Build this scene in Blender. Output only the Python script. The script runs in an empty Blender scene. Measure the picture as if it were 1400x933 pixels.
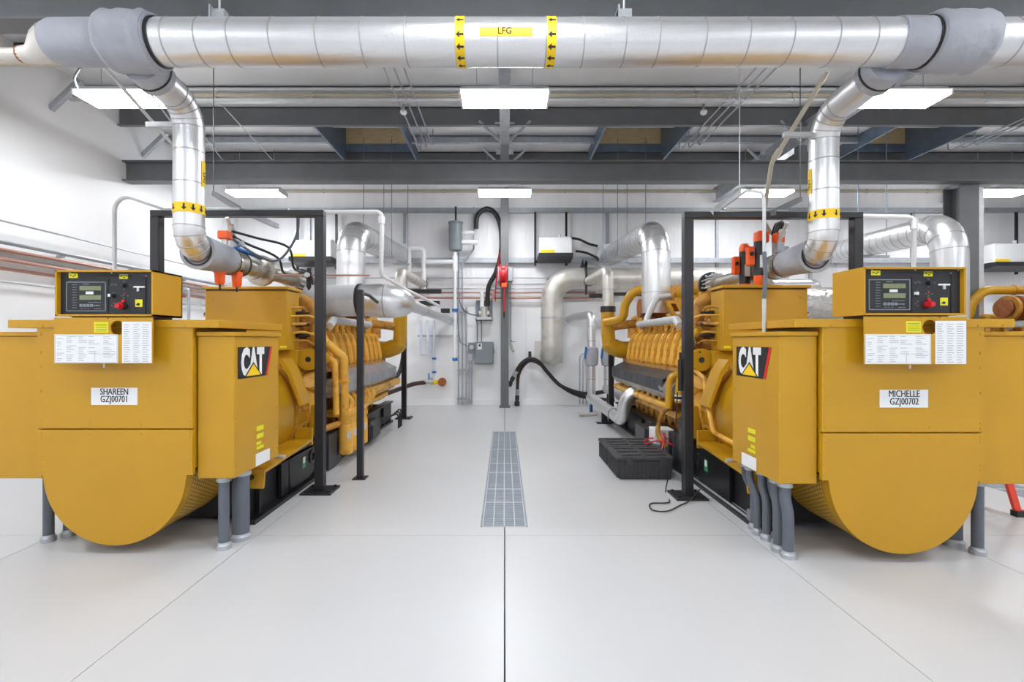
import bpy, bmesh, math, random
from mathutils import Vector, Matrix
PI = math.pi
random.seed(7)
SC = bpy.context.scene
COL = SC.collection

# ---------------------------------------------------------------- camera, world, exposure
cam_d = bpy.data.cameras.new('camera')
cam = bpy.data.objects.new('camera', cam_d)
COL.objects.link(cam)
cam.location = (0, 0, 1.5)
cam.rotation_euler = (PI/2, 0, 0)
cam_d.sensor_width = 36.0
cam_d.lens = 660/1400*36.0
cam_d.shift_x = 0.00714
cam_d.clip_start = 0.05
SC.camera = cam
w = bpy.data.worlds.new('world'); SC.world = w
w.use_nodes = True
w.node_tree.nodes['Background'].inputs[0].default_value = (0.8, 0.86, 1, 1)
w.node_tree.nodes['Background'].inputs[1].default_value = 0.3
SC.view_settings.view_transform = 'Standard'
SC.view_settings.look = 'None'
SC.view_settings.exposure = 0.0
SC.view_settings.gamma = 1.0
SC.view_settings.use_curve_mapping = False
SC.cycles.max_bounces = 8
SC.cycles.diffuse_bounces = 6
SC.cycles.glossy_bounces = 4
LAMP = 54.0           # brightness of the tubes of every ceiling fixture

# ---------------------------------------------------------------- materials
def lin(c):
    return tuple((v/255/12.92 if v/255 <= 0.04045 else ((v/255+0.055)/1.055)**2.4) for v in c)
MATS = {}
def mat(name, rgb, rough=0.5, metal=0.0, var=0.06, scale=6.0, bump=0.0, bscale=40.0, stretch=None, emit=0, coat=0.0, stain=None):
    m = bpy.data.materials.new(name); m.use_nodes = True
    nt = m.node_tree; N = nt.nodes; L = nt.links
    b = N['Principled BSDF']
    c = lin(rgb)
    b.inputs['Roughness'].default_value = rough
    b.inputs['Metallic'].default_value = metal
    b.inputs['Coat Weight'].default_value = coat
    tc = N.new('ShaderNodeTexCoord')
    mp = N.new('ShaderNodeMapping')
    if stretch: mp.inputs['Scale'].default_value = stretch
    L.new(tc.outputs['Object'], mp.inputs[0])
    n = N.new('ShaderNodeTexNoise'); n.inputs['Scale'].default_value = scale; n.inputs['Detail'].default_value = 4
    L.new(mp.outputs[0], n.inputs['Vector'])
    r = N.new('ShaderNodeValToRGB')
    lo = tuple(max(0, v*(1-var)) for v in c); hi = tuple(min(1, v*(1+var)) for v in c)
    r.color_ramp.elements[0].color = lo+(1,); r.color_ramp.elements[1].color = hi+(1,)
    r.color_ramp.elements[0].position = 0.3; r.color_ramp.elements[1].position = 0.7
    L.new(n.outputs['Fac'], r.inputs[0])
    out = r.outputs[0]
    if stain:
        n2 = N.new('ShaderNodeTexNoise'); n2.inputs['Scale'].default_value = stain[1]; n2.inputs['Detail'].default_value = 5
        L.new(mp.outputs[0], n2.inputs['Vector'])
        r2 = N.new('ShaderNodeValToRGB'); r2.color_ramp.elements[0].position = 0.55; r2.color_ramp.elements[1].position = 0.75
        L.new(n2.outputs['Fac'], r2.inputs[0])
        mx = N.new('ShaderNodeMix'); mx.data_type = 'RGBA'
        L.new(r2.outputs[0], mx.inputs['Factor']); L.new(out, mx.inputs['A'])
        mx.inputs['B'].default_value = lin(stain[0])+(1,)
        out = mx.outputs['Result']
    L.new(out, b.inputs['Base Color'])
    if bump:
        n3 = N.new('ShaderNodeTexNoise'); n3.inputs['Scale'].default_value = bscale; n3.inputs['Detail'].default_value = 3
        L.new(mp.outputs[0], n3.inputs['Vector'])
        bp = N.new('ShaderNodeBump'); bp.inputs['Strength'].default_value = bump; bp.inputs['Distance'].default_value = 0.02
        L.new(n3.outputs['Fac'], bp.inputs['Height']); L.new(bp.outputs[0], b.inputs['Normal'])
    if emit:
        b.inputs['Emission Color'].default_value = (0.96, 0.98, 1, 1)
        b.inputs['Emission Strength'].default_value = emit
    MATS[name] = m
    return m
YEL = mat('machine_yellow', (193, 145, 24), 0.34, var=0.03, scale=3)
YEL2 = mat('engine_yellow', (226, 172, 66), 0.42, var=0.13, scale=9, stain=((150, 95, 25), 7))
OCH = mat('engine_ochre', (190, 136, 52), 0.5, var=0.2, scale=12, stain=((110, 66, 22), 9))
BRN = mat('rusty_brown', (150, 88, 48), 0.6, var=0.2, scale=14)
BLK = mat('black_paint', (38, 38, 42), 0.4, var=0.1)
SKID = mat('skid_black', (22, 23, 26), 0.38, var=0.15)
PANEL = mat('panel_black', (34, 35, 40), 0.45, var=0.05)
DGRY = mat('steel_grey', (104, 106, 109), 0.5, var=0.08, scale=4)
GALV = mat('galvanised_steel', (176, 180, 186), 0.42, metal=0.4, var=0.12, scale=12)
GALVW = mat('pale_galvanised', (200, 203, 205), 0.45, metal=0.3, var=0.06, scale=12)
BEIGE = mat('beige_pipe_paint', (176, 168, 150), 0.5, var=0.06)
ALU = mat('aluminium_jacket', (226, 227, 229), 0.34, metal=0.9, var=0.03, scale=5, bump=0.12, bscale=60)
STNL = mat('dull_stainless', (212, 209, 203), 0.42, metal=0.55, var=0.06, scale=5, stain=((190, 183, 172), 4))
SEAM = mat('jacket_seam', (178, 178, 178), 0.45, metal=0.5)
CLOTHL = mat('pale_insulation_cloth', (202, 205, 210), 0.7, var=0.06, scale=5, bump=1.0, bscale=7)
CLOTH = mat('grey_insulation_cloth', (163, 166, 175), 0.75, var=0.08, scale=5, bump=1.0, bscale=7)
FOIL = mat('crinkled_foil', (176, 174, 170), 0.36, metal=0.7, var=0.12, scale=12, bump=0.9, bscale=18)
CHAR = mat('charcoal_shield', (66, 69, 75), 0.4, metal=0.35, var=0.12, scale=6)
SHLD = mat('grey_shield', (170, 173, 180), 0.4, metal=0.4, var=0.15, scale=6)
WALLM = mat('white_wall_paint', (244, 245, 247), 0.42, var=0.012, scale=1.2)
VINYL = mat('white_vinyl_liner', (241, 241, 243), 0.32, var=0.03, scale=2, bump=0.5, bscale=4.5, stretch=(3, 3, 0.5))
DECK = mat('white_roof_liner', (238, 239, 241), 0.34, var=0.03, scale=1.5, bump=0.5, bscale=3, stretch=(1.6, 0.7, 1))
FLOORM = mat('grey_white_epoxy', (198, 199, 201), 0.33, var=0.02, scale=1.1)
GROUT = mat('joint_filler', (118, 118, 120), 0.8)
WHITE = mat('white_enamel', (232, 233, 234), 0.35, var=0.02)
PAPER = mat('label_white', (232, 234, 236), 0.5, var=0.02)
INK = mat('label_ink', (28, 29, 33), 0.6)
INKG = mat('label_ink_grey', (128, 132, 140), 0.6)
PVC = mat('white_pvc', (234, 235, 236), 0.3, var=0.02)
TAG = mat('safety_yellow', (246, 206, 20), 0.5, var=0.03)
STK = mat('sticker_yellow', (226, 222, 30), 0.5)
STKG = mat('sticker_green', (60, 150, 100), 0.5)
VALV = mat('valve_steel', (192, 188, 180), 0.28, metal=0.85, var=0.12, scale=10)
DUSK = mat('dark_band_steel', (70, 70, 74), 0.4, metal=0.5)
RED = mat('signal_red', (205, 30, 40), 0.4)
LRED = mat('ladder_red', (222, 66, 40), 0.45)
ORG = mat('actuator_orange', (246, 96, 28), 0.4, var=0.04)
BLUE = mat('valve_blue', (40, 110, 190), 0.4)
CLRB = mat('pale_blue_tube', (216, 223, 236), 0.3)
COPR = mat('copper_pipe', (182, 134, 118), 0.4, metal=0.2, var=0.1)
RUB = mat('black_rubber', (34, 32, 33), 0.5, var=0.15)
RUBR = mat('brown_black_hose', (66, 40, 36), 0.5, var=0.15)
GCON = mat('grey_pvc_conduit', (96, 102, 112), 0.5, var=0.05)
BOXG = mat('enclosure_grey', (126, 134, 140), 0.45, var=0.04)
LCD = mat('lcd_green', (126, 136, 96), 0.3, var=0.04)
INKL = mat('fine_print', (168, 171, 178), 0.6)
CRATE = mat('battery_box_black', (60, 60, 64), 0.55, var=0.2, scale=14)
GRATE = mat('grate_steel', (150, 160, 170), 0.5, metal=0.2, var=0.08)
PIT = mat('trench_dark', (70, 75, 80), 0.8)
PLY = mat('plywood', (228, 202, 158), 0.6, var=0.12, scale=8, stretch=(1, 1, 6))
BLUSH = mat('blue_grey_steel', (120, 136, 156), 0.4, metal=0.4, var=0.12)
GLOW = mat('lamp_diffuser', (255, 255, 255), 0.5, emit=LAMP)

def perforated():
    m = mat('perforated_yellow', (172, 126, 26), 0.4, var=0.03)
    nt = m.node_tree; N = nt.nodes; L = nt.links; b = N['Principled BSDF']
    tc = N.new('ShaderNodeTexCoord'); sp = N.new('ShaderNodeSeparateXYZ'); L.new(tc.outputs['Object'], sp.inputs[0])
    def M(op, a, bb=None):
        n = N.new('ShaderNodeMath'); n.operation = op
        for i, v in enumerate((a, bb)):
            if v is None: continue
            if isinstance(v, (int, float)): n.inputs[i].default_value = v
            else: L.new(v, n.inputs[i])
        return n.outputs[0]
    zz = M('SUBTRACT', sp.outputs[2], 0.57)
    ang = M('MULTIPLY', M('ARCTAN2', sp.outputs[0], zz), 0.5/0.03)
    yy = M('MULTIPLY', sp.outputs[1], 1/0.03)
    row = M('MULTIPLY', M('MODULO', M('FLOOR', yy), 2.0), 0.5)
    fu = M('SUBTRACT', M('FRACT', M('ADD', ang, row)), 0.5); fv = M('SUBTRACT', M('FRACT', yy), 0.5)
    d = M('SQRT', M('ADD', M('MULTIPLY', fu, fu), M('MULTIPLY', fv, fv)))
    hole = M('LESS_THAN', d, 0.27)
    mx = N.new('ShaderNodeMix'); mx.data_type = 'RGBA'; L.new(hole, mx.inputs['Factor'])
    src = b.inputs['Base Color'].links[0].from_socket
    L.new(src, mx.inputs['A']); mx.inputs['B'].default_value = lin((226, 192, 110))+(1,)
    L.new(mx.outputs['Result'], b.inputs['Base Color'])
    return m
PERF = perforated()

# ---------------------------------------------------------------- mesh helpers
F, H, VX, HY = 660.0, 1.5, 690.0, 466.0
def at(px, py, Y):
    return Vector(((px-VX)*Y/F, Y, H-(py-HY)*Y/F))

def fillet(pts, rb, n=6):
    pts = [Vector(p) for p in pts]
    if rb <= 0 or len(pts) < 3: return pts
    out = [pts[0]]
    for i in range(1, len(pts)-1):
        a, p, c = pts[i-1], pts[i], pts[i+1]
        u = (a-p); v = (c-p); lu, lv = u.length, v.length
        u.normalize(); v.normalize()
        th = u.angle(v, PI)
        if th > PI-0.02: out.append(p); continue
        d = min(rb/math.tan(th/2), lu*0.49, lv*0.49)
        r = d*math.tan(th/2)
        bis = (u+v).normalized(); cen = p+bis*(r/math.sin(th/2))
        s = p+u*d-cen; e = p+v*d-cen
        tot = s.angle(e, 0); ax = s.cross(e).normalized()
        for k in range(n+1):
            out.append(cen+Matrix.Rotation(tot*k/n, 3, ax) @ s)
    out.append(pts[-1])
    return out
def smooth_curve(pts, n=6):
    P = [Vector(p) for p in pts]; Q = [P[0]]+P+[P[-1]]; out = []
    for i in range(1, len(Q)-2):
        a, b, c, d = Q[i-1:i+3]
        for k in range(n):
            t = k/n
            out.append(0.5*((2*b)+(c-a)*t+(2*a-5*b+4*c-d)*t*t+(3*b-3*c+d-a)*t**3))
    out.append(P[-1]); return out
def perp(d):
    d = Vector(d).normalized()
    a = Vector((0, 0, 1)) if abs(d.z) < 0.9 else Vector((1, 0, 0))
    u = d.cross(a).normalized(); return u, d.cross(u).normalized()

class B:
    def __init__(s): s.v = []; s.f = []
    def add(s, vs, fs):
        o = len(s.v); s.v += [Vector(p) for p in vs]; s.f += [tuple(i+o for i in f) for f in fs]; return s
    def box(s, x0, x1, y0, y1, z0, z1):
        return s.add([(x, y, z) for z in (z0, z1) for y in (y0, y1) for x in (x0, x1)],
                     [(0, 2, 3, 1), (4, 5, 7, 6), (0, 1, 5, 4), (2, 6, 7, 3), (0, 4, 6, 2), (1, 3, 7, 5)])
    def bar(s, p0, p1, a, b=None, up=(0, 0, 1)):
        p0 = Vector(p0); p1 = Vector(p1); d = (p1-p0).normalized(); b = b or a
        u = d.cross(Vector(up))
        if u.length < 1e-4: u = d.cross(Vector((0, 1, 0)))
        u.normalize(); v = u.cross(d)
        vs = [p+u*i*a/2+v*j*b/2 for p in (p0, p1) for j in (-1, 1) for i in (-1, 1)]
        return s.add(vs, [(0, 2, 3, 1), (4, 5, 7, 6), (0, 1, 5, 4), (2, 6, 7, 3), (0, 4, 6, 2), (1, 3, 7, 5)])
    def prof(s, p0, p1, prof, n=20):
        """solid of revolution from p0 towards p1: prof = [(t metres along, radius)]"""
        p0 = Vector(p0); d = (Vector(p1)-p0).normalized(); u, v = perp(d)
        vs = []; fs = []
        for t, r in prof:
            for k in range(n):
                a = 2*PI*k/n; vs.append(p0+d*t+(u*math.cos(a)+v*math.sin(a))*r)
        for i in range(len(prof)-1):
            for k in range(n):
                fs.append((i*n+k, i*n+(k+1) % n, (i+1)*n+(k+1) % n, (i+1)*n+k))
        fs.append(tuple(range(n))); m = (len(prof)-1)*n; fs.append(tuple(m+k for k in range(n)))
        return s.add(vs, fs)
    def cyl(s, p0, p1, r, r2=None, n=16):
        L = (Vector(p1)-Vector(p0)).length
        return s.prof(p0, p1, [(0, r), (L, r if r2 is None else r2)], n)
    def ring(s, c, d, r0, r1, w, n=24):
        c = Vector(c); d = Vector(d).normalized(); u, v = perp(d); vs = []; fs = []
        for t, r in ((-w/2, r0), (-w/2, r1), (w/2, r1), (w/2, r0)):
            for k in range(n):
                a = 2*PI*k/n; vs.append(c+d*t+(u*math.cos(a)+v*math.sin(a))*r)
        for i in range(4):
            j = (i+1) % 4
            for k in range(n): fs.append((i*n+k, i*n+(k+1) % n, j*n+(k+1) % n, j*n+k))
        return s.add(vs, fs)
    def tube(s, pts, r, rb=0.0, n=10, k=6, lump=0.0):
        P = fillet(pts, rb, k); R = r if callable(r) else (lambda t: r)
        vs = []; fs = []; m = len(P); u = None
        tot = sum((P[i+1]-P[i]).length for i in range(m-1)) or 1; acc = 0
        for i, p in enumerate(P):
            d = ((P[min(i+1, m-1)]-P[i]).normalized()+(P[i]-P[max(i-1, 0)]).normalized())
            d = d.normalized() if d.length > 1e-6 else Vector((0, 0, 1))
            if u is None: u, _ = perp(d)
            u = (u-d*u.dot(d)).normalized(); v = d.cross(u)
            if i: acc += (P[i]-P[i-1]).length
            for q in range(n):
                a = 2*PI*q/n; rr = R(acc/tot)*(1+(random.uniform(-lump, lump) if lump else 0))
                vs.append(p+(u*math.cos(a)+v*math.sin(a))*rr)
        for i in range(m-1):
            for q in range(n): fs.append((i*n+q, i*n+(q+1) % n, (i+1)*n+(q+1) % n, (i+1)*n+q))
        fs.append(tuple(range(n))); fs.append(tuple((m-1)*n+q for q in range(n)))
        return s.add(vs, fs)
    def prism(s, poly, off):
        off = Vector(off); P = [Vector(p) for p in poly]; n = len(P)
        return s.add(P+[p+off for p in P], [tuple(range(n)), tuple(n+i for i in range(n))]+[(i, (i+1) % n, n+(i+1) % n, n+i) for i in range(n)])
    def ball(s, c, r, n=12, sc=(1, 1, 1)):
        c = Vector(c); vs = []; fs = []; m = n//2
        for i in range(1, m):
            t = PI*i/m
            for k in range(n):
                a = 2*PI*k/n; vs.append(c+Vector((r*sc[0]*math.sin(t)*math.cos(a), r*sc[1]*math.sin(t)*math.sin(a), r*sc[2]*math.cos(t))))
        o = len(vs); vs += [c+Vector((0, 0, r*sc[2])), c-Vector((0, 0, r*sc[2]))]
        for i in range(m-2):
            for k in range(n): fs.append((i*n+k, i*n+(k+1) % n, (i+1)*n+(k+1) % n, (i+1)*n+k))
        for k in range(n): fs.append((o, k, (k+1) % n)); fs.append((o+1, (m-2)*n+(k+1) % n, (m-2)*n+k))
        return s.add(vs, fs)
    def ibeam(s, axis, a0, a1, c, d, z0, z1, tf=0.02, tw=0.014):
        """I section along x or y at cross position c, flange width d; or along z with (c = (x, y), d = (flange, depth))"""
        f = (lambda u0, u1, w0, w1, q0, q1: s.box(u0, u1, w0, w1, q0, q1)) if axis == 'x' else (lambda u0, u1, w0, w1, q0, q1: s.box(w0, w1, u0, u1, q0, q1))
        f(a0, a1, c-d/2, c+d/2, z0, z0+tf); f(a0, a1, c-d/2, c+d/2, z1-tf, z1); f(a0, a1, c-tw/2, c+tw/2, z0+tf, z1-tf)
        return s
    def mesh(s, name, bev=0, seg=1, ang=35):
        bm = bmesh.new(); vs = [bm.verts.new(p) for p in s.v]
        for f in s.f:
            try: bm.faces.new([vs[i] for i in f])
            except ValueError: pass
        bmesh.ops.recalc_face_normals(bm, faces=bm.faces)
        if bev:
            bm.edges.ensure_lookup_table()
            es = [e for e in bm.edges if len(e.link_faces) == 2 and e.calc_face_angle(0) > 0.6]
            bmesh.ops.bevel(bm, geom=es, offset=bev, segments=seg, affect='EDGES', clamp_overlap=True)
        me = bpy.data.meshes.new(name); bm.to_mesh(me); bm.free()
        me.polygons.foreach_set('use_smooth', [True]*len(me.polygons))
        me.set_sharp_from_angle(angle=math.radians(ang))
        return me
    def build(s, name, m, parent=None, label=None, cat=None, group=None, kind=None, bev=0, seg=1):
        if parent is None and s.v:
            xs = [p.x for p in s.v]; ys = [p.y for p in s.v]; zs = [p.z for p in s.v]
            o = Vector(((min(xs)+max(xs))/2, (min(ys)+max(ys))/2, min(zs)))
            s.v = [p-o for p in s.v]
        else: o = Vector()
        me = s.mesh(name, bev, seg); me.materials.append(m)
        return link(name, me, parent, o, label, cat, group, kind)
def link(name, me, parent=None, loc=(0, 0, 0), label=None, cat=None, group=None, kind=None):
    ob = bpy.data.objects.new(name, me); COL.objects.link(ob); ob.location = loc
    if parent is not None: ob.parent = parent
    tag(ob, label, cat, group, kind); return ob
def tag(o, label=None, cat=None, group=None, kind=None):
    if label: o['label'] = label
    if cat: o['category'] = cat
    if group: o['group'] = group
    if kind: o['kind'] = kind
def T(name, loc, label, cat, group=None):
    return link(name, None, None, loc, label, cat, group)
def rep(name, src, parent, loc, rot=None):
    o = src.copy(); o.name = name; COL.objects.link(o); o.parent = parent; o.location = loc
    if rot: o.rotation_euler = rot
    return o
def copy_tree(o, parent=None):
    c = o.copy(); COL.objects.link(c)
    if parent is not None: c.parent = parent
    for ch in list(o.children): copy_tree(ch, c)
    return c
def text(s, size, loc, u, v, m, parent, name='lettering', bold=0.0, sx=1.0, align='CENTER', dup=0.0):
    cu = bpy.data.curves.new('lettering', 'FONT'); cu.body = s; cu.size = size; cu.align_x = align; cu.align_y = 'CENTER'
    cu.offset = bold; cu.resolution_u = 3
    to = bpy.data.objects.new('tmp', cu); COL.objects.link(to)
    dg = bpy.context.evaluated_depsgraph_get()
    me = bpy.data.meshes.new_from_object(to.evaluated_get(dg)); me.name = 'lettering'
    bpy.data.objects.remove(to); bpy.data.curves.remove(cu)
    if dup:                                        # heavier strokes: the outline laid twice, a hair apart
        bm = bmesh.new(); bm.from_mesh(me); bm.from_mesh(me); n = len(me.vertices); bm.verts.ensure_lookup_table()
        for q in bm.verts[n:]: q.co.x += dup
        bm.to_mesh(me); bm.free()
    u = Vector(u); v = Vector(v); loc = Vector(loc)
    for q in me.vertices: q.co = loc+u*q.co.x*sx+v*q.co.y
    me.materials.clear(); me.materials.append(m)
    return link(name, me, parent)
def wrap(poly, c, axis, u0, r):
    """flat outline (along, around) laid on a cylinder of radius r"""
    c = Vector(c); d = Vector(axis).normalized(); u = Vector(u0); u = (u-d*u.dot(d)).normalized(); v = d.cross(u)
    return [c+d*a+(u*math.cos(b/r)+v*math.sin(b/r))*r for a, b in poly]
def patch(bb, c, axis, u0, r, a0, a1, b0, b1, n=8):
    """curved label on a cylinder"""
    vs = []
    for k in range(n+1):
        b = b0+(b1-b0)*k/n
        vs += wrap([(a0, b), (a1, b)], c, axis, u0, r)
    return bb.add(vs, [(2*k, 2*k+1, 2*k+3, 2*k+2) for k in range(n)])
ARROW = [(-.5, -.14), (-.5, .14), (.02, .14), (.02, .42), (.5, 0), (.02, -.42), (.02, -.14)]
# ---------------------------------------------------------------- the room
XL, XR, YB, YF, ZT = -6.3, 14.0, 11.4, -4.5, 5.34
TR = [(-0.185, 0.175, 3.9, 7.98), (4.97, 5.33, 3.9, 7.98)]      # trench drains
floor = B().box(XL-.1, XR+.1, YF-.1, YB+.1, -0.30, -0.16).build('floor', GROUT, kind='structure')
GY = [YF, 3.72, 11.4]
GX = [XL, -3.46, -1.91, 0.0, 1.885, 3.33, 5.15, 8.4, 11.2, XR]
fb = Vector(floor.location)
for j in range(2):
    for i in range(len(GX)-1):
        g = 0.003
        x0, x1 = GX[i]+(0.004 if GX[i] == 0 else g*.8), GX[i+1]-(0.004 if GX[i+1] == 0 else g*.8)
        y0, y1 = GY[j]+g*.6, GY[j+1]-g*.6
        b = B()
        a0, a1 = x0, x1
        if j == 1:
            for t in TR:
                if abs(x1-(t[0]+t[1])/2) < .1:
                    b.box(t[0]-.012, x1, y0, t[2]-.012, -.16, 0); b.box(t[0]-.012, x1, t[3]+.012, y1, -.16, 0); a1 = t[0]-.012
                if abs(x0-(t[0]+t[1])/2) < .1:
                    b.box(x0, t[1]+.012, y0, t[2]-.012, -.16, 0); b.box(x0, t[1]+.012, t[3]+.012, y1, -.16, 0); a0 = t[1]+.012
        b.box(a0, a1, y0, y1, -.16, 0)
        b.v = [p-fb for p in b.v]
        b.build('slab', FLOORM, floor)
B().box(XL-.12, XL, YF, YB, 0, ZT).build('wall_left', WALLM, kind='structure')
B().box(XR, XR+.12, YF, YB, 0, ZT).build('wall_right', WALLM, kind='structure')
B().box(XL, XR, YF-.12, YF, 0, ZT).build('wall_front', WALLM, kind='structure')
wb = B().box(XL-.12, XR+.12, YB, YB+.12, 0, ZT).build('wall_back', VINYL, kind='structure')
wo = Vector(wb.location)
lp = B()
xs = [-6.3, -4.6, -2.9, -1.2, 0.5, 2.2, 3.9, 5.6, 7.3, 9.0, 10.7, 12.4, 14.0]
for i in range(len(xs)-1):
    b = B().box(xs[i]+.002, xs[i+1]-.002, YB-.07, YB, .14, 2.42); b.v = [p-wo for p in b.v]
    b.build('liner_panel', WALLM, wb)
for zz in (3.40, 4.57):
    b = B().box(XL, XR, YB-.13, YB, zz-.05, zz+.045); b.box(XL, XR, YB-.15, YB-.13, zz-.075, zz-.05); b.v = [p-wo for p in b.v]
    b.build('girt', GALV, wb)
for xx in (-2.36, 2.42, 5.0, -4.6, 7.2, 9.6):
    b = B().box(xx-.03, xx+.03, YB-.06, YB, 2.42, 4.53); b.v = [p-wo for p in b.v]; b.build('stud', GALV, wb)
B().box(XL, XR, YB-.11, YB, 0, .14).build('baseboard_back', WALLM, kind='structure')
B().box(XL, XL+.02, YF, YB-.11, 0, .10).build('baseboard_left', WALLM, kind='structure')
ceil = B().box(XL-.12, XR+.12, YF-.12, 7.97, ZT, ZT+.05)
holes = [(-3.2, -1.76), (1.7, 3.15), (6.6, 8.05)]
ed = [XL-.12]
for h in holes: ed += [h[0], h[1]]
ed.append(XR+.12)
for i in range(0, len(ed), 2): ceil.box(ed[i], ed[i+1], 7.97, 9.70, ZT, ZT+.05)
ceil.box(XL-.12, XR+.12, 9.70, YB+.12, ZT, ZT+.05)
ceil.build('ceiling', DECK, kind='structure')
# roof hatches: framed curbs with plywood lining
for i, h in enumerate(holes):
    x0, x1 = h
    t = T('roof_hatch', ((x0+x1)/2, 8.7, 5.34), ['plywood lined roof hatch over the generator beside the plain white wall', 'plywood lined roof hatch over the generator with the ladder side plate', 'plywood lined roof hatch at the end over the third engine'][i], 'roof hatch', 'framed roof hatches between the purlins')
    c = Vector(t.location)
    def loc(b): b.v = [p-c for p in b.v]; return b
    loc(B().box(x0, x1, 9.68, 9.72, 5.45, 5.95)).build('plywood_panel', PLY, t)
    loc(B().box(x0, x1, 7.93, 7.96, 5.36, 5.95)).build('plywood_panel', PLY, t)
    for xx in (x0, x1):
        loc(B().box(xx-.02, xx+.02, 7.98, 9.68, 5.10, 5.95)).build('side_rail', BLUSH, t)
    loc(B().box(x0, x1, 9.66, 9.72, 5.30, 5.45)).build('cross_rail', BLUSH, t)
    loc(B().box(x0, x1, 8.9, 8.94, 5.45, 5.52)).build('cross_rail', GALVW, t)
    loc(B().box(x0-.03, x1+.03, 7.9, 9.75, 5.95, 6.0)).build('lid', GALVW, t)

# ---------------------------------------------------------------- steel structure under the roof
for n, (yy, lab) in enumerate([(4.05, 'wide dark steel girder crossing just above the big silver pipe'), (8.04, 'long dark steel girder crossing below the roof hatches')]):
    B().ibeam('x', XL, XR, yy, .20, 4.14, 4.48, .025).build('steel_girder', DGRY, label=lab, cat='girder')
PY = [2.9, 5.2, 6.2, 7.25, 7.9, 9.0, 9.78, 10.6]
PB = [5.06, 5.06, 5.14, 5.08, 5.02, 5.19, 5.12, 5.12]
PLAB = ['dark roof purlin nearest above the camera', 'dark roof purlin above the big silver pipe', 'dark roof purlin just behind the big silver pipe', 'pale roof purlin carrying the long conduits',
        'dark roof purlin at the near edge of the roof hatches', 'grey roof purlin crossing the middle of the hatches row', 'dark roof purlin at the far edge of the roof hatches', 'pale roof purlin closest to the back wall']
for i, yy in enumerate(PY):
    spans = [(XL, XR)] if i not in (5,) else [(XL, holes[0][0]-.03), (holes[0][1]+.03, holes[1][0]-.03), (holes[1][1]+.03, holes[2][0]-.03), (holes[2][1]+.03, XR)]
    b = B()
    for a, c in spans:
        b.box(a, c, yy-.008, yy+.008, PB[i], 5.33); b.box(a, c, yy-.06, yy+.008, PB[i]-.01, PB[i]+.005); b.box(a, c, yy-.008, yy+.09, 5.31, 5.325)
    b.build('roof_purlin', GALVW if i in (3, 7) else (GALV if i == 5 else DGRY), label=PLAB[i], cat='purlin', group='roof purlins')
# rafters between girder and wall
RX = [0.0, 4.93, 10.25]
for i, xx in enumerate(RX):
    t = T('rafter', (xx, 8, 4.48), ['grey rafter over the middle aisle between the two hatches', 'grey rafter above the right hand silver riser pipe', 'grey rafter over the far third engine'][i], 'rafter', 'rafters above the girder')
    c = Vector(t.location)
    def loc(b): b.v = [p-c for p in b.v]; return b
    loc(B().ibeam('y', 4.16, YB-.14, xx, .15, 4.74, 5.06, .018)).build('beam', GALV, t)
    for yy in (4.05, 8.04): loc(B().box(xx-.07, xx+.07, yy-.06, yy+.06, 4.48, 4.74)).build('stub_post', DGRY, t)
    for yy in (7.9, 9.0):
        for s in (-1, 1):
            loc(B().bar((xx+s*.06, yy, 4.76), (xx+s*.42, yy, 5.1), .035, .035)).build('flange_brace', GALV, t)
            loc(B().box(xx+s*.075, xx+s*.16, yy-.012, yy+.012, 4.98, 5.08)).build('clip', GALVW, t)
for i, yy in enumerate((6.2, 7.9)):
    B().bar((XL, yy+.5, 4.72), (XL+.42, yy+.5, 5.12), .07, .07).build('wall_brace', GALV, label=['short steel brace from white wall up to roof near the lamp', 'short steel brace from white wall up to roof above the girder'][i], cat='brace', group='wall braces')
# columns
t = T('steel_column', (0, 10.95, 0), 'grey steel column standing at the end of the aisle', 'column')
b = B().box(-.09, .09, -.09, -.075, 0.02, 4.74); b.box(-.09, .09, .075, .09, .02, 4.74); b.box(-.006, .006, -.075, .075, .02, 4.74); b.build('shaft', DGRY, t)
B().box(-.12, .12, -.12, .12, 0, .02).build('base_plate', DGRY, t)
t = T('steel_column', (7.80, 8.26, 0), 'tall dark column beside the bent silver duct', 'column')
b = B().box(-.16, .16, -.16, -.14, .02, 4.14); b.box(-.16, .16, .14, .16, .02, 4.14); b.box(-.01, .01, -.14, .14, .02, 4.14); b.build('shaft', DGRY, t)
B().box(-.22, .22, -.22, .22, 0, .02).build('base_plate', DGRY, t)
B().box(.18, .30, -.1, .02, 0, 4.1).build('cable_duct', GALVW, t)

# ---------------------------------------------------------------- ceiling lamps
def lamp(x, y, z, label):
    t = T('ceiling_lamp', (x, y, z), label, 'ceiling lamp', 'hanging tube lamps')
    b = B(); b.prism([(-.52, -.19, .0), (-.52, .19, .0), (-.52, .12, .07), (-.52, -.12, .07)], (1.04, 0, 0)); b.build('housing', WHITE, t)
    B().box(-.51, .51, -.18, .18, -.048, -.002).build('diffuser', GLOW, t)
    for s in (-.525, .525): B().box(s-.012, s+.012, -.19, .19, -.05, .02).build('end_cap', WHITE, t)
    for s in (-.34, .34): B().cyl((s, 0, .06), (s, 0, ZT-z-.02), .004, n=6).build('hanger_wire', GALV, t)
names = {(0, 0): 'lamp over the aisle in the near row', (0, 1): 'lamp over the aisle in the back row'}
LX = [(-4.7, 0.0, 4.9, 9.75), (-4.7, 0.0, 4.9, 9.75), (-4.56, 0.0, 4.74, 9.6), (-4.93, 0.0, 5.13, 9.75)]
side = ['by the plain white wall', 'over the aisle', 'over the ladder side generator', 'over the third engine']
rows = [(-1.7, 'behind the camera'), (2.05, 'in front of the silver pipe'), (5.86, 'just behind the silver pipe'), (9.6, 'near the back wall')]
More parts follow.
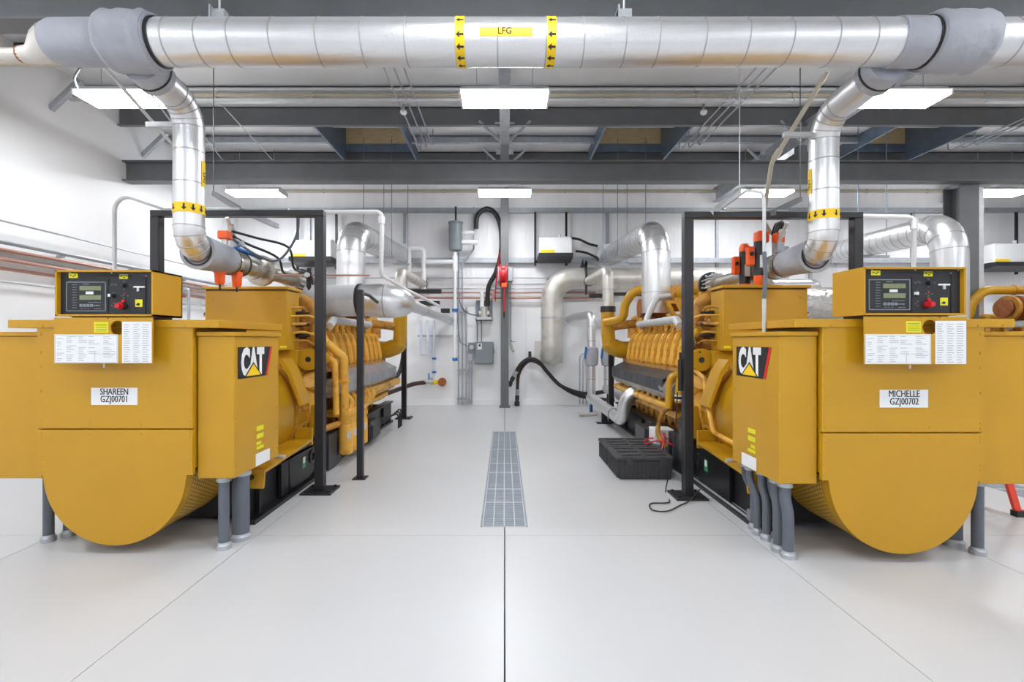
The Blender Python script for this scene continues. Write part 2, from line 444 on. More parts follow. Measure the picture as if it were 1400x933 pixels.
for ri, (yy, rl) in enumerate(rows):
    for xi, xx in enumerate(LX[ri]):
        lamp(xx, yy, 4.46, 'white glowing tube lamp %s %s' % (side[xi], rl))

# conduits under the roof
for i, (yy, zz, r, m, lab) in enumerate([(7.08, 5.19, .022, GALVW, 'upper grey conduit running the width of the roof'), (7.05, 5.09, .035, BEIGE, 'beige pipe running the width of the roof'), (7.0, 5.00, .022, GALVW, 'lower grey conduit running the width of the roof'),
                                    (YB-.2, 4.98, .035, BEIGE, 'beige pipe running high along the back wall')]):
    b = B().cyl((XL, yy, zz), (XR, yy, zz), r, n=10)
    for k in range(14): b.ring((XL+.7+k*1.4, yy, zz), (1, 0, 0), r, r+.012, .03, 10)
    b.build('roof_conduit', m, label=lab, cat='conduit')
for base, nm in ((-1.42, 'between the left hatch and the rafter'), (3.35, 'beside the ladder side generator hatch'), (8.3, 'beside the third hatch')):
    for k in range(3):
        x = base+(k-1)*.13
        B().tube([(x, 5.5, 5.0), (x, 8.9-.12*k, 5.0), (x, 8.9-.12*k, 5.3)], .012, .08, 8).build('thin_conduit', GALV, label='thin grey conduit of three side by side %s, %s' % (nm, ['first', 'middle', 'last'][k]), cat='conduit', group='thin conduits under the roof')
for i, x in enumerate((-1.55, 3.05)):
    t = T('round_detector', (x, 7.4, 4.98), 'small white round detector under the roof pipes near %s' % ['the left hatch', 'the hatch of the ladder side generator'][i], 'detector')
    B().ball((0, 0, .03), .055, 12, (1, 1, .8)).build('bulb', WHITE, t); B().cyl((0, 0, .06), (0, 0, .3), .02, n=8).build('stem', GALV, t)
for i, (a, c) in enumerate([((-4.30, 7.28, 5.10), (-3.82, 8.0, 4.47)), ((-4.95, 7.3, 5.1), (-4.65, 8.0, 4.47))]):
    B().cyl(a, c, .008, n=6).build('tie_rod', GALVW, label=['thin tie rod slanting down to the girder beside the left hatch', 'thin tie rod slanting down to the girder near the white wall'][i], cat='tie rod')

# ---------------------------------------------------------------- main gas pipe
PYY, PZ, PR = 3.5, 3.664, .158
main = T('main_gas_pipe', (0, PYY, PZ), 'big silver jacketed gas pipe with yellow flow labels spanning the room overhead', 'pipe')
B().cyl((-2.66, 0, 0), (2.92, 0, 0), PR, n=40).build('pipe_jacket', ALU, main)
B().cyl((3.40, 0, 0), (7.5, 0, 0), PR, n=40).build('pipe_jacket', ALU, main)
bm_ = B().ring((0, 0, 0), (1, 0, 0), PR-.002, PR+.003, .009, 40).build('seam_band', SEAM, main)
bm_.location.x = -0.05
for px in (238, 282, 325, 380, 441, 500, 558, 625, 745, 795, 850, 894, 955, 1012, 1070, 1130, 1180, 1372):
    rep('seam_band', bm_, main, ((px-690)/188.6, 0, 0))
sleeve = B().tube([(-3.3, 0, .0), (-3.28, 0, 0), (-3.22, 0, 0), (-3.0, 0, 0), (-2.84, 0, 0)], lambda t: .10 if t < .02 else (.135 if t < .1 else .158), 0, 28, lump=.012); sleeve.build('insulation_sleeve', CLOTH, main)
def collar(x0, x1, flip):
    n = 9; pts = [(x0+(x1-x0)*k/n, 0, 0) for k in range(n+1)]
    return B().tube(pts, lambda t: .190 + .018*math.sin(t*PI) + (.012 if abs(t-.12) < .06 or abs(t-.88) < .06 else 0), 0, 30, lump=.018)
collar(-2.86, -2.52, 0).build('insulation_collar', CLOTH, main)
B().ring((-2.513, 0, 0), (1, 0, 0), PR, .186, .012, 30).build('collar_rim', CLOTH, main)
B().ring((-2.50, 0, 0), (1, 0, 0), PR, PR+.009, .03, 30).build('collar_gap', RUB, main)
collar(3.05, 3.44, 1).build('insulation_collar', CLOTH, main)
B().ring((3.045, 0, 0), (1, 0, 0), .16, .186, .01, 30).build('collar_rim', CLOTH, main)
B().ring((3.036, 0, 0), (1, 0, 0), .16, .174, .03, 30).build('collar_gap', RUB, main)
B().tube([(2.80, 0, 0), (2.86, 0, 0), (2.98, 0, 0), (3.08, 0, 0)], .168, 0, 28, lump=.012).build('insulation_sleeve', CLOTH, main)
b = B().tube([(-3.28, 0, -.0), (-3.34, 0, -.02), (-3.42, 0, -.085), (-3.5, 0, -.085)], lambda t: .13-.075*min(1, t*1.25), 0, 18); b.build('reducer', STNL, main)
b = B().cyl((-3.48, 0, -.085), (XL, 0, -.085), .045, n=14); b.build('thin_pipe', STNL, main)
B().ring((-3.50, 0, -.085), (1, 0, 0), .045, .056, .02, 14).build('weld_ring', BRN, main)
for x in ((631-690)/188.6, (752-690)/188.6):
    bd = B(); patch(bd, (x, 0, 0), (1, 0, 0), (0, -1, 0), PR+.004, -.032, .032, -PR*PI, PR*PI, 40); bd = bd.build('flow_band', TAG, main)
    for k in range(13):
        o = (k+.5)*2*PI*PR/13
        B().add(wrap([(-p[0]*.054+x, p[1]*.052+o) for p in ARROW], (0, 0, 0), (1, 0, 0), (0, -1, 0), PR+.0055), [tuple(range(7))]).build('arrow', INK, bd)
lb = B(); patch(lb, (0, 0, 0), (1, 0, 0), (0, -1, -0.11), PR+.004, -.175, .195, -.03, .03); lb = lb.build('pipe_label', TAG, main)
d = Vector((0, -1, -.11)).normalized()
text('LFG', .06, d*(PR+.006)+Vector((.0, 0, 0)), (1, 0, 0), Vector((0, -.11, 1)).normalized(), INK, lb, bold=.001)
for px in (300, 853):
    x = (px-690)/188.6
    b = B().box(x-.05, x+.05, -.03, .03, PR, PR+.07); b.box(x-.05, x-.04, -.05, .05, PR, PR+.09)
    h = b.build('pipe_clamp', GALV, main)
    B().cyl((x, 0, PR+.05), (x, 0, ZT-PZ), .008, n=8).build('hanger_rod', GALVW, h)
b = B().cyl((XL, 4.2, 3.93), (-3.0, 4.2, 3.93), .035, n=12); b.ring((-3.55, 4.2, 3.93), (1, 0, 0), .03, .045, .03, 12)
b.build('overhead_pipe', BEIGE, label='thin stained pipe above the end of the big silver pipe by the white wall', cat='pipe')

# ---------------------------------------------------------------- gas drops with valve trains
def gas_drop(X, Yd, Yend, m, label, big):
    """m=+1: aisle lies to +x"""
    t = T('gas_drop_pipe', (X, PYY, PZ), label, 'pipe')
    dy = Yd-PYY; zl = 2.30-PZ
    B().tube([(0, .1, -.10), (0, .26, -.135)], lambda q: .14, 0, 24, lump=.01).build('branch_sleeve', CLOTH, t)
    B().ring((0, .2, -.12), (0, 1, -.2), 0.12, .148, .012, 24).build('sleeve_tie', RUB, t)
    r = .118
    pts = [(0, .22, -.12), (0, dy, -.17), (0, dy, zl), (0, dy+.36, zl)]
    B().tube(pts, r, .25, 28, 9).build('pipe_jacket', ALU, t)
    P = fillet(pts, .25, 9)
    for k in range(1, len(P)-1, 2):
        dd = (P[k+1]-P[k-1]).normalized()
        B().ring(P[k], dd, r-.004, r+.004, .008, 24).build('gore_seam', SEAM, t)
    for zz in (-.55, -.82): B().ring((0, dy, zz), (0, 0, 1), r-.004, r+.0035, .01, 24).build('seam_band', SEAM, t)
    bz = 2.62-PZ
    bd = B(); patch(bd, (0, dy, bz), (0, 0, 1), (0, -1, 0), r+.004, -.04, .04, -r*PI, r*PI, 30); bd = bd.build('flow_band', TAG, t)
    for k in range(11):
        o = (k+.5)*2*PI*r/11
        B().add(wrap([(-p[0]*.055+bz, p[1]*.05+o) for p in ARROW], (0, dy, 0), (0, 0, 1), (0, -1, 0), r+.0055), [tuple(range(7))]).build('arrow', INK, bd)
    va = Vector((-X, -Yd, 0)).normalized()
    sd = Matrix.Rotation(m*math.radians(62), 3, 'Z') @ va
    z0, z1 = 2.82-PZ, 3.04-PZ
    lb = B(); patch(lb, (0, dy, 0), (0, 0, 1), sd, r+.004, z0, z1, -.032, .032); lb = lb.build('pipe_label', TAG, t)
    text('LFG', .055, Vector((0, dy, (z0+z1)/2-.03))+sd*(r+.006), (0, 0, -1), Vector((0, 0, 1)).cross(sd), INK, lb, bold=.0008)
    # insulated sleeve round the lower bend
    y0 = dy+.12
    B().tube([(0, y0, zl-.01), (0, y0+.1, zl-.01), (0, y0+.22, zl-.01), (0, y0+.42, zl-.01), (0, y0+.46, zl-.01)], lambda q: .158-.03*q, 0, 26, lump=.02).build('insulation_sleeve', CLOTH, t)
    B().ring((0, y0, zl-.01), (0, 1, 0), .125, .160, .014, 26).build('sleeve_rim', CLOTH, t)
    B().ring((0, y0-.004, zl-.01), (0, 1, 0), .115, .129, .02, 26).build('sleeve_gap', RUB, t)
    L = Yend-Yd                                     # run of the valve train
    Z = zl-.02
    B().prof((0, y0+.44, Z), (0, 9, Z), [(0, .13), (.03, .13), (.03, .085), (.11, .105), (.19, .085), (.19, .125), (.225, .125)], 24).build('ball_valve', VALV, t)
    for yy in (.47, .655): B().ring((0, y0+yy, Z), (0, 1, 0), .10, .132, .016, 24).build('flange_gasket', DUSK, t)
    q = y0+.70
    vv = B().prof((0, q-.03, Z), (0, 9, Z), [(0, .12), (.03, .12), (.03, .09), (.22, .09), (.22, .125), (.255, .125)], 24).build('valve_body', VALV, t)
    h = B().bar((m*.03, y0+.53, Z+.145), (m*.13, y0+.86, Z+.09), .05, .02); h.cyl((m*.03, y0+.55, Z+.06), (m*.03, y0+.55, Z+.14), .02, n=10)
    if not big: h.build('valve_handle', BLUE, t)
    B().cyl((0, q+.22, Z), (0, Yend-PYY-.25, Z), .082, n=20).build('train_pipe', VALV, t)
    dsk = B().prof((0, q+.36, Z), (0, 9, Z), [(0, .09), (.02, .17), (.07, .17), (.08, .15), (.11, .15), (.12, .10)], 26).build('wafer_disc', VALV, t)
    e = Yend-PYY
    B().prof((0, e-.30, Z), (0, 9, Z), [(0, .12), (.025, .12), (.025, .10)] + [(.04+.02*k, .098 if k % 2 else .112) for k in range(9)] + [(.22, .10)], 22).build('bellows', VALV, t)
    rods = B()
    for k in range(14):
        a = 2*PI*k/14; rods.cyl((math.cos(a)*.125, e-.29, Z+math.sin(a)*.125), (math.cos(a)*.125, e-.05, Z+math.sin(a)*.125), .012, n=6)
    rods.build('tie_rods', GALVW, t, kind='stuff')
    fl = B().prof((0, e-.06, Z), (0, 9, Z), [(0, .175), (.05, .175)], 26).build('end_flange', BLK, t)
    bo = B()
    for k in range(10):
        a = 2*PI*(k+.5)/10; bo.cyl((math.cos(a)*.145, e-.075, Z+math.sin(a)*.145), (math.cos(a)*.145, e-.05, Z+math.sin(a)*.145), .014, n=6)
    bo.build('flange_bolts', GALVW, fl, kind='stuff')
    # shut-off actuators
    if big:
        for k, (yy, zz, hh) in enumerate(((q-.04, .07, .30), (q+.28, .02, .30))):
            x = m*.16
            a = B().cyl((x, yy, Z+zz-.16), (x, yy, Z+zz+.2), .058, n=16).build('actuator', BLK, t)
            B().prof((x, yy, Z+zz-.30), (x, yy, 9), [(0, .045), (.02, .055), (.14, .06)], 16).build('actuator_foot', ORG, a)
            B().prof((x, yy, Z+zz+.2), (x, yy, 9), [(0, .06), (.05, .06), (.09, .04)], 16).build('actuator_cap', ORG, a)
            bx = B().box(*sorted((x+m*.055, x+m*.13)), yy-.02, yy+.05, Z+zz-.05, Z+zz+.15).build('actuator_box', ORG, a, bev=.01)
            B().cyl((x+m*.095, yy-.021, Z+zz+.07), (x+m*.095, yy-.03, Z+zz+.07), .022, n=12).build('dial', INK, a)
            B().bar((x, yy, Z-.02), (0, yy, Z-.02), .07, .07).build('actuator_neck', STNL, a)
            B().box(x-.028, x+.028, yy-.062, yy-.056, Z+zz-.08, Z+zz+.05).build('rating_label', PAPER, a)
        B().box(-.16, -.04, q-.02, q+.10, Z+.27, Z+.40).build('relay_box', ORG, t, bev=.015)
        B().box(-.02, .08, q-.10, q, Z+.24, Z+.36).build('relay_box', ORG, t, bev=.015)
        B().cyl((0, q-.04, Z+.1), (0, q-.04, Z+.26), .03, n=12).build('relay_post', STNL, t)
        for k in range(3):
            B().tube(smooth_curve([(0, q-.08+.05*k, Z+.36), (-.1*m, q+.05*k, Z+.5), (-.22*m, q+.2, Z+.42-.03*k), (-.2*m, q+.35, Z+.1)]), .011, 0, 7).build('flexible_cable', RUB, t)
    else:
        for k, (xo, yy, zz) in enumerate(((-.02, q-.34, -.24), (.02, q-.12, -.24))):
            a = B().prof((xo, yy, Z+zz), (xo, yy, 9), [(0, .034), (.02, .044), (.11, .047), (.11, .054), (.15, .054)], 16).build('actuator', ORG, t)
            B().cyl((xo, yy, Z+zz-.05), (xo, yy, Z+zz), .008, n=6).build('actuator_pin', INK, a)
            B().cyl((xo, yy, Z+zz+.16), (xo, yy, Z-.06), .05, n=12).build('actuator_neck', BLUE if k == 0 else BLK, a)
        B().box(-.05, .05, q-.34, q-.24, Z+.2, Z+.28).build('relay_box', ORG, t, bev=.01)
        B().cyl((0, q-.29, Z+.09), (0, q-.29, Z+.22), .03, n=12).build('relay_post', STNL, t)
        for k, P in enumerate(([(.0, q-.22, Z+.27), (.05, q, Z+.22), (.25, q+.25, Z+.12), (.22, q+.5, Z-.02), (.1, e-.1, Z+.1)],
                               [(.02, q-.2, Z+.3), (.1, q+.1, Z+.3), (.3, q+.4, Z+.26), (.3, q+.55, Z+.05), (.12, e-.15, Z+.11)],
                               [(.0, q-.25, Z+.25), (.15, q+.05, Z+.1), (.32, q+.15, Z+.08), (.48, q+.2, Z+.35), (.5, q+.2, Z+.62)])):
            B().tube(smooth_curve(P), .013, 0, 7).build('flexible_cable', RUB if k < 2 else GCON, t)
    B().box(-.36, -.10, dy-.02, dy+.02, 3.33-PZ, 3.37-PZ).build('guide_strut', GALVW, t)
    # instrument riser
    b = B().tube([(0, q-.12, Z+.08), (0, q-.12, Z+.26), (.0, q-.26, Z+.42)], .018, .03, 8); b.cyl((0, q-.16, Z+.3), (0, q-.2, Z+.36), .03, n=10)
    b.build('instrument_tap', STNL, t)
    b = B().box(-.035, .035, q-.16, q-.09, Z+.14, Z+.24); b.cyl((.03, q-.12, Z+.19), (.09, q-.12, Z+.19), .03, n=12); b.build('pressure_switch', GALV, t, bev=.006)
    return t
gas_drop(-2.70, 4.13, 6.42, 1, 'silver jacketed gas drop pipe with blue valve handle feeding the wall side generator', False)
gas_drop(2.86, 4.33, 6.72, -1, 'silver jacketed gas drop pipe with orange actuators feeding the ladder side generator', True)
# ---------------------------------------------------------------- generator sets
def genset(loc, label, plate, m, full=True):
    """m=+1: the flank facing +x is the one seen (aisle side)"""
    t = T('generator_set', loc, label, 'generator', 'yellow generator sets')
    # --- generator end housing
    B().box(-.546, .546, 0, .03, .885, 1.60).build('upper_cover', YEL, t, bev=.004)
    n = 36
    pl = [(-.546, 0, .877), (-.546, 0, .56), (-.505, 0, .56)] + [(-.5*math.cos(PI*k/n), 0, .565-.5*math.sin(PI*k/n)) for k in range(1, n)] + [(.505, 0, .56), (.546, 0, .56), (.546, 0, .877)]
    B().prism(pl, (0, .03, 0)).build('lower_cover', YEL, t)
    v = []; f = []
    for k in range(n+1):
        a = PI*k/n
        for y in (.03, .72): v.append((-.497*math.cos(a), y, .57-.497*math.sin(a)))
    for k in range(n): f.append((2*k, 2*k+1, 2*k+3, 2*k+2))
    B().add(v, f).build('perforated_barrel', PERF, t)
    v = []; f = []
    for k in range(n+1):
        a = PI*k/n
        for y in (.005, .07): v.append((-.503*math.cos(a), y, .567-.503*math.sin(a)))
    for k in range(n): f.append((2*k, 2*k+1, 2*k+3, 2*k+2))
    B().add(v, f).build('barrel_rim', YEL, t)
    B().box(-.54, .54, .03, .72, .6, 1.59).build('housing_core', YEL, t)
    bo = B()
    for zz in (.62, .66, .82, .855, .91, .945, 1.15, 1.32, 1.42, 1.55):
        for s in (-1, 1): bo.prof((s*.522, .002, zz), (s*.522, -1, zz), [(0, .011), (.005, .009)], 8)
    for xx in (-.18, .18):
        for zz in (.845, .915): bo.prof((xx, .002, zz), (xx, -1, zz), [(0, .011), (.005, .009)], 8)
    bo.build('cover_bolts', YEL, t, kind='stuff')
    for s in (-1, 1):
        XO = .812 if s == m else .89                   # the far side box is wider
        bx = B().box(*sorted((s*.552, s*XO)), .045, .72, .522, 1.535).build('terminal_box', YEL, t, bev=.005)
        B().box(*sorted((s*.550, s*(XO+.016))), .03, .735, 1.535, 1.565).build('lid', YEL, bx, bev=.004)
        bo = B()
        for k in range(6):
            zz = .6+k*.17
            for yy in (.075, .69): bo.prof((s*XO, yy, zz), (s*9, yy, zz), [(0, .008), (.004, .007)], 7)
        bo.build('box_bolts', YEL, bx, kind='stuff')
        X = s*(XO+.0015)
        uy = 1 if s > 0 else -1                        # reading direction along y
        y0 = .09 if s > 0 else .645
        def q(a, z, e=0): return (X+s*e, y0+uy*a, z)
        lg = B().prism([q(0, 1.225), q(.395, 1.225), q(.475, 1.455), q(0, 1.455)], (s*.002, 0, 0)).build('logo_plate', INK, bx)
        B().prism([q(.40, 1.225, .0005), q(.43, 1.225, .0005), q(.51, 1.455, .0005), q(.48, 1.455, .0005)], (s*.002, 0, 0)).build('logo_stripe', RED, bx)
        text('CAT', .268, (X+s*.0035, y0+uy*.205, 1.334), (0, uy, 0), (0, 0, 1), PAPER, bx, bold=.016, sx=.62)
        B().prism([q(.105, 1.238, .0045), q(.315, 1.238, .0045), q(.21, 1.325, .0045)], (s*.001, 0, 0)).build('logo_triangle', TAG, bx)
        B().prism([q(.08, 1.232, .0038), q(.34, 1.232, .0038), q(.21, 1.342, .0038)], (s*.0005, 0, 0)).build('logo_triangle_edge', INK, bx)
        yv = .40
        for k, zz in enumerate((.80, .74, .69, .655)):
            B().box(*sorted((X, X+s*.002)), yv-.05, yv+.06-(.04 if k == 2 else 0), zz, zz+.036-(.012 if k > 1 else 0)).build('warning_sticker', STK, bx)
        w_ = B().box(*sorted((X, X+s*.002)), yv-.06, yv+.16, .53, .625).build('rating_label', PAPER, bx)
    tc = B().box(-.74, .74, -.012, .95, 1.592, 1.648); tc.build('top_cover', YEL, t, bev=.004)
    bo = B()
    for k in range(9):
        bo.prof((-.66+k*.165, -.012, 1.605), (-.66+k*.165, -9, 1.605), [(0, .009), (.004, .008)], 7)
    bo.build('top_bolts', YEL, t, kind='stuff')
    # --- control panel
    B().box(-.28, .28, -.02, .18, 1.645, 1.67).build('panel_base', BLK, t)
    y = -.09
    c = B(); x0, x1, z0, z1 = -.335, .335, 1.67, 1.985
    c.box(x0, x1, y, y+.30, z1-.012, z1); c.box(x0, x1, y, y+.30, z0, z0+.012); c.box(x0, x0+.012, y, y+.3, z0, z1); c.box(x1-.012, x1, y, y+.3, z0, z1); c.box(x0, x1, y+.29, y+.3, z0, z1)
    cp = c.build('control_panel', YEL, t)
    B().box(x0+.012, x1-.012, y+.03, y+.05, z0+.012, z1-.012).build('fascia', PANEL, cp)
    yf = y+.03
    kx, kz = .67/882, .315/430
    def PX(px): return x0+(px-118)*kx
    def PZ_(py): return z0+(485-py)*kz
    def onf(name, m_, xa, xb, ya, yb, d=.003): return B().box(PX(xa), PX(xb), yf-d, yf, PZ_(yb), PZ_(ya)).build(name, m_, cp)
    fr = B()
    for a in ((188, 548, 160, 167), (188, 548, 430, 437), (188, 195, 160, 437), (541, 548, 160, 437)): fr.box(PX(a[0]), PX(a[1]), yf-.005, yf, PZ_(a[3]), PZ_(a[2]))
    fr.build('gauge_frame', BOXG, cp)
    onf('gauge_module', PANEL, 196, 540, 168, 429, .004); onf('panel_seam', INK, 562, 568, 140, 470)
    onf('lcd_display', LCD, 312, 505, 200, 241, .007); onf('lcd_display', LCD, 312, 505, 287, 330, .007)
    onf('tape_label', PAPER, 368, 436, 252, 278, .007)
    txt = B()
    def dash(xa, ya, w_, h_=5, e=.0055): txt.box(PX(xa), PX(xa+w_), yf-e-.0005, yf-e, PZ_(ya+h_), PZ_(ya))
    for k in range(10): dash(246, 186+k*24, 28); dash(278, 186+k*24, 8)
    dash(340, 179, 55, 7); dash(388, 352, 112); dash(318, 411, 24); dash(350, 411, 20); dash(382, 411, 18); dash(440, 411, 66)
    for yy in (200, 216, 295, 312):
        for k in range(4): dash(330+k*45, yy, 22, 4, .0075)
    for xx, yy in ((590, 188), (612, 180), (628, 188), (755, 188), (703, 155), (703, 226), (608, 262), (705, 265), (735, 290), (610, 358), (590, 380), (612, 395), (682, 290)): dash(xx, yy, 14, 5, .0005)
    txt.build('panel_print', INKG, cp, kind='stuff')
    for k in range(4): onf('key_button', BOXG, 313+k*32, 338+k*32, 370, 396, .008)
    for k in range(3): onf('key_button', BOXG, 443+k*20, 455+k*20, 378, 390, .008)
    def knob(name, m_, px, py, r, d): return B().prof((PX(px), yf, PZ_(py)), (PX(px), -9, PZ_(py)), [(0, r), (d*.6, r), (d*.6, r*.8), (d, r*.75)], 14).build(name, m_, cp)
    knob('selector_knob', BLK, 608, 290, .017, .02); B().box(PX(583), PX(604), yf-.022, yf-.002, PZ_(302), PZ_(276)).build('knob_pointer', PAPER, cp)
    knob('selector_switch', BLK, 712, 192, .016, .025)
    knob('stop_collar', BLK, 705, 388, .026, .015); knob('stop_button', RED, 695, 388, .022, .05)
    knob('pilot_light', RED, 706, 343, .011, .012)
    knob('indicator_light', LRED, 708, 283, .005, .006); knob('indicator_light', STKG, 708, 311, .005, .006)
    onf('warning_sticker', STK, 210, 290, 82, 125); onf('warning_sticker', STK, 668, 745, 92, 134)
    sk = B()
    for (a, y_) in ((222, 95), (246, 104), (262, 92), (680, 104), (704, 114), (720, 100)): sk.box(PX(a), PX(a+15), yf-.0036, yf-.003, PZ_(y_+9), PZ_(y_))
    sk.build('sticker_print', INK, cp, kind='stuff')
    onf('hazard_sticker', STK, 812, 876, 326, 396)
    B().prism([(PX(818), yf-.0035, PZ_(380)), (PX(850), yf-.0035, PZ_(384)), (PX(858), yf-.0035, PZ_(366)), (PX(836), yf-.0035, PZ_(358))], (0, -.0006, 0)).build('hazard_mark', INK, cp)
    onf('white_strip', PAPER, 795, 897, 201, 215); onf('lock_key', GALVW, 832, 850, 216, 250, .01)
    onf('door_edge', INK, 903, 908, 100, 470, .004); onf('door_rail', INK, 450, 770, 98, 106, .006)
    sc_ = B()
    for xx, yy in ((220, 74), (596, 76), (968, 78), (906, 106)): sc_.prof((PX(xx), yf, PZ_(yy)), (PX(xx), -9, PZ_(yy)), [(0, .006), (.003, .005)], 8)
    sc_.build('panel_screws', GALVW, cp, kind='stuff')
    # --- hanging apron with a round hole
    zt, zb = 1.66, 1.345
    hx, hz, r = .095, 1.590, .049; k = 28
    cir = [(hx+r*math.cos(2*PI*i/k), hz+r*math.sin(2*PI*i/k)) for i in range(k)]
    sq = []
    for i in range(k):
        a = 2*PI*i/k; ca, sa = math.cos(a), math.sin(a); s_ = min((.069/abs(ca)) if abs(ca) > 1e-6 else 9, (.069/abs(sa)) if abs(sa) > 1e-6 else 9)
        sq.append((hx+ca*s_, hz+sa*s_))
    a = B()
    for yy in (-.095, -.085):
        a.add([(p[0], yy, p[1]) for p in cir]+[(p[0], yy, p[1]) for p in sq], [(i, (i+1) % k, k+(i+1) % k, k+i) for i in range(k)])
    a.add([(p[0], yy, p[1]) for yy in (-.095, -.085) for p in cir], [(i, (i+1) % k, k+(i+1) % k, k+i) for i in range(k)])
    e = .069
    for (xa, xb, za, zb_) in ((-.335, hx-e, zb, zt), (hx+e, .335, zb, zt), (hx-e, hx+e, hz+e, zt), (hx-e, hx+e, zb, hz-e)): a.box(xa, xb, -.095, -.085, za, zb_)
    a.box(-.25, .0, -.085, .0, 1.615, 1.64)
    ap = a.build('apron_panel', YEL, t)
    yl = -.0955
    for (nm, xa, xb, za, zb_) in (('instruction_sheet', -.332, .10, 1.350, 1.545), ('setpoint_sheet', .128, .33, 1.350, 1.632)):
        s_ = B().box(xa, xb, yl-.001, yl, za, zb_).build(nm, PAPER, ap)
    p = B()
    for (xa, xb, za, zb_) in ((-.327, .095, .355, .356), (-.327, .095, .539, .540), (-.327, -.326, .355, .54), (.094, .095, .355, .54), (-.06, .095, .412, .413), (-.06, -.059, .355, .413)):
        p.box(xa, xb, yl-.0015, yl-.001, 1+za, 1+zb_)
    p.build('sheet_border', INK, ap)
    p = B(); rnd = random.Random(4)
    for i in range(14):
        z = 1.365+i*.0125
        for (xa, w_) in ((-.315, .05), (-.25, .07), (-.17, .06), (-.10, .08), (0, .08)):
            if z < 1.415 and xa > -.07 and rnd.random() < .4: continue
            if rnd.random() < .72: p.box(xa, xa+w_*rnd.uniform(.4, 1), yl-.0015, yl-.001, z, z+.0035)
    for i in range(17):
        z = 1.36+i*.0155
        for xa in (.14, .205, .268): p.box(xa, xa+.045*rnd.uniform(.6, 1), yl-.0015, yl-.001, z, z+.004)
    p.build('sheet_print', INKL, ap, kind='stuff')
    s_ = B().box(-.062, .034, yl-.001, yl, 1.556, 1.63).build('yellow_notice', STK, ap)
    p = B()
    for i in range(5): p.box(-.053, .025, yl-.0015, yl-.001, 1.566+i*.012, 1.5685+i*.012)
    p.build('notice_print', INK, ap, kind='stuff')
    B().cyl((-.015, -.07, 1.35), (-.015, -.07, 1.318), .006, n=8).build('catch_pin', GALVW, ap)
    # --- serial plate
    np_ = B().box(-.162, .162, -.004, 0, 1.052, 1.172).build('serial_plate', PAPER, t)
    text(plate[0], .064, (0, -.0045, 1.143), (1, 0, 0), (0, 0, 1), INK, np_, dup=.003, sx=.74)
    text(plate[1], .064, (0, -.0045, 1.091), (1, 0, 0), (0, 0, 1), INK, np_, dup=.003, sx=.74)
    # --- generator frame, flywheel housing
    g = B().prof((0, .7, .78), (0, 9, .78), [(0, .55), (.25, .60), (.85, .60), (.86, .57), (1.2, .57)], 40).build('generator_body', YEL, t)
    B().ring((0, 1.56, .78), (0, 1, 0), .56, .625, .02, 40).build('generator_rim', OCH, t)
    rib = B()
    for k in range(20):
        a = 2*PI*k/20
        rib.bar((math.cos(a)*.575, 1.57, .78+math.sin(a)*.575), (math.cos(a)*.575, 1.95, .78+math.sin(a)*.575), .05, .03)
    rib.build('cooling_ribs', OCH, t, kind='stuff')
    B().prof((0, 1.9, .80), (0, 9, .80), [(0, .60), (.05, .62), (.25, .62), (.3, .5), (.45, .45)], 36).build('flywheel_housing', YEL2, t)
    for s in (-1, 1):
        XL_ = .74 if s == m else .58                   # the aisle side carries the wide ledge and guard
        if s == m: B().prism([(s*.52, 1.42, 1.32), (s*.60, 1.42, 1.20), (s*.72, 1.42, .86), (s*.69, 1.42, .85), (s*.57, 1.42, 1.17), (s*.49, 1.42, 1.29)], (0, .22, 0)).build('guard_plate', YEL, t)
        B().box(*sorted((s*.58, s*.72)), 1.92, 2.06, .45, .80).build('mounting_bracket', YEL, t, bev=.008)
        # ledge
        l = B().prism([(s*.50, .62, .40), (s*XL_, .62, .40), (s*XL_, 1.62, .46), (s*.50, 1.62, .46)], (0, 0, .03))
        if s == m: l.prism([(s*.50, .62, .40), (s*.74, .62, .40), (s*.74, .60, .28), (s*.62, .60, .28)], (0, .025, 0))
        l.build('mounting_ledge', YEL, t)
        if s == m: B().box(*sorted((s*.56, s*.745)), 1.60, 1.635, .42, .60).build('ledge_lug', YEL, t, bev=.005)
        if s == m: b = B().cyl((s*.64, .95, .43), (s*.64, .95, .50), .03, n=8); b.cyl((s*.64, .95, .46), (s*.76, .95, .46), .018, n=8); b.build('anchor_bolt', GALVW, t)
        # skid
        k = B().box(*sorted((s*.58, s*.62)), .55, 5.6, .03, .38); k.box(*sorted((s*.52, s*(.70 if s == m else .62))), .55, 2.1, .0, .035); k.box(*sorted((s*.52, s*.66)), 2.1, 5.6, .0, .035); k.box(*sorted((s*.52, s*.66)), .55, 5.6, .36, .385)
        for yy in (.7, 1.25, 2.9, 3.9, 4.9): k.box(*sorted((s*.62, s*.66)), yy, yy+.02, .03, .36)
        k.build('skid_rail', SKID, t)
        poly = [(s*.63, 1.1, .05), (s*.63, 1.75, .05)] + [(s*.63, 1.80+.17*math.sin(a), .25-.17*math.cos(a)) for a in [PI*.25+PI*.12*i for i in range(7)]] + [(s*.63, 1.1, .42)]
        lug = B().prism(poly, (s*.03, 0, 0)).build('lifting_lug', SKID, t)
        B().ring((s*.665, 1.80, .26), (1, 0, 0), .045, .07, .02, 20).build('lifting_ring', BLK, lug)
        B().box(*sorted((s*.661, s*.664)), 1.56, 1.64, .19, .31).build('green_tag', STKG, lug)
        B().box(*sorted((s*.6642, s*.6655)), 1.575, 1.625, .24, .30).build('tag_print', PAPER, lug)
        B().box(*sorted((s*.56, s*.72)), 2.15, 2.55, .02, .42).build('skid_box', CHAR, t, bev=.005)
        B().box(*sorted((s*.72, s*.724)), 2.42, 2.44, .12, .34).build('slot', INK, t)
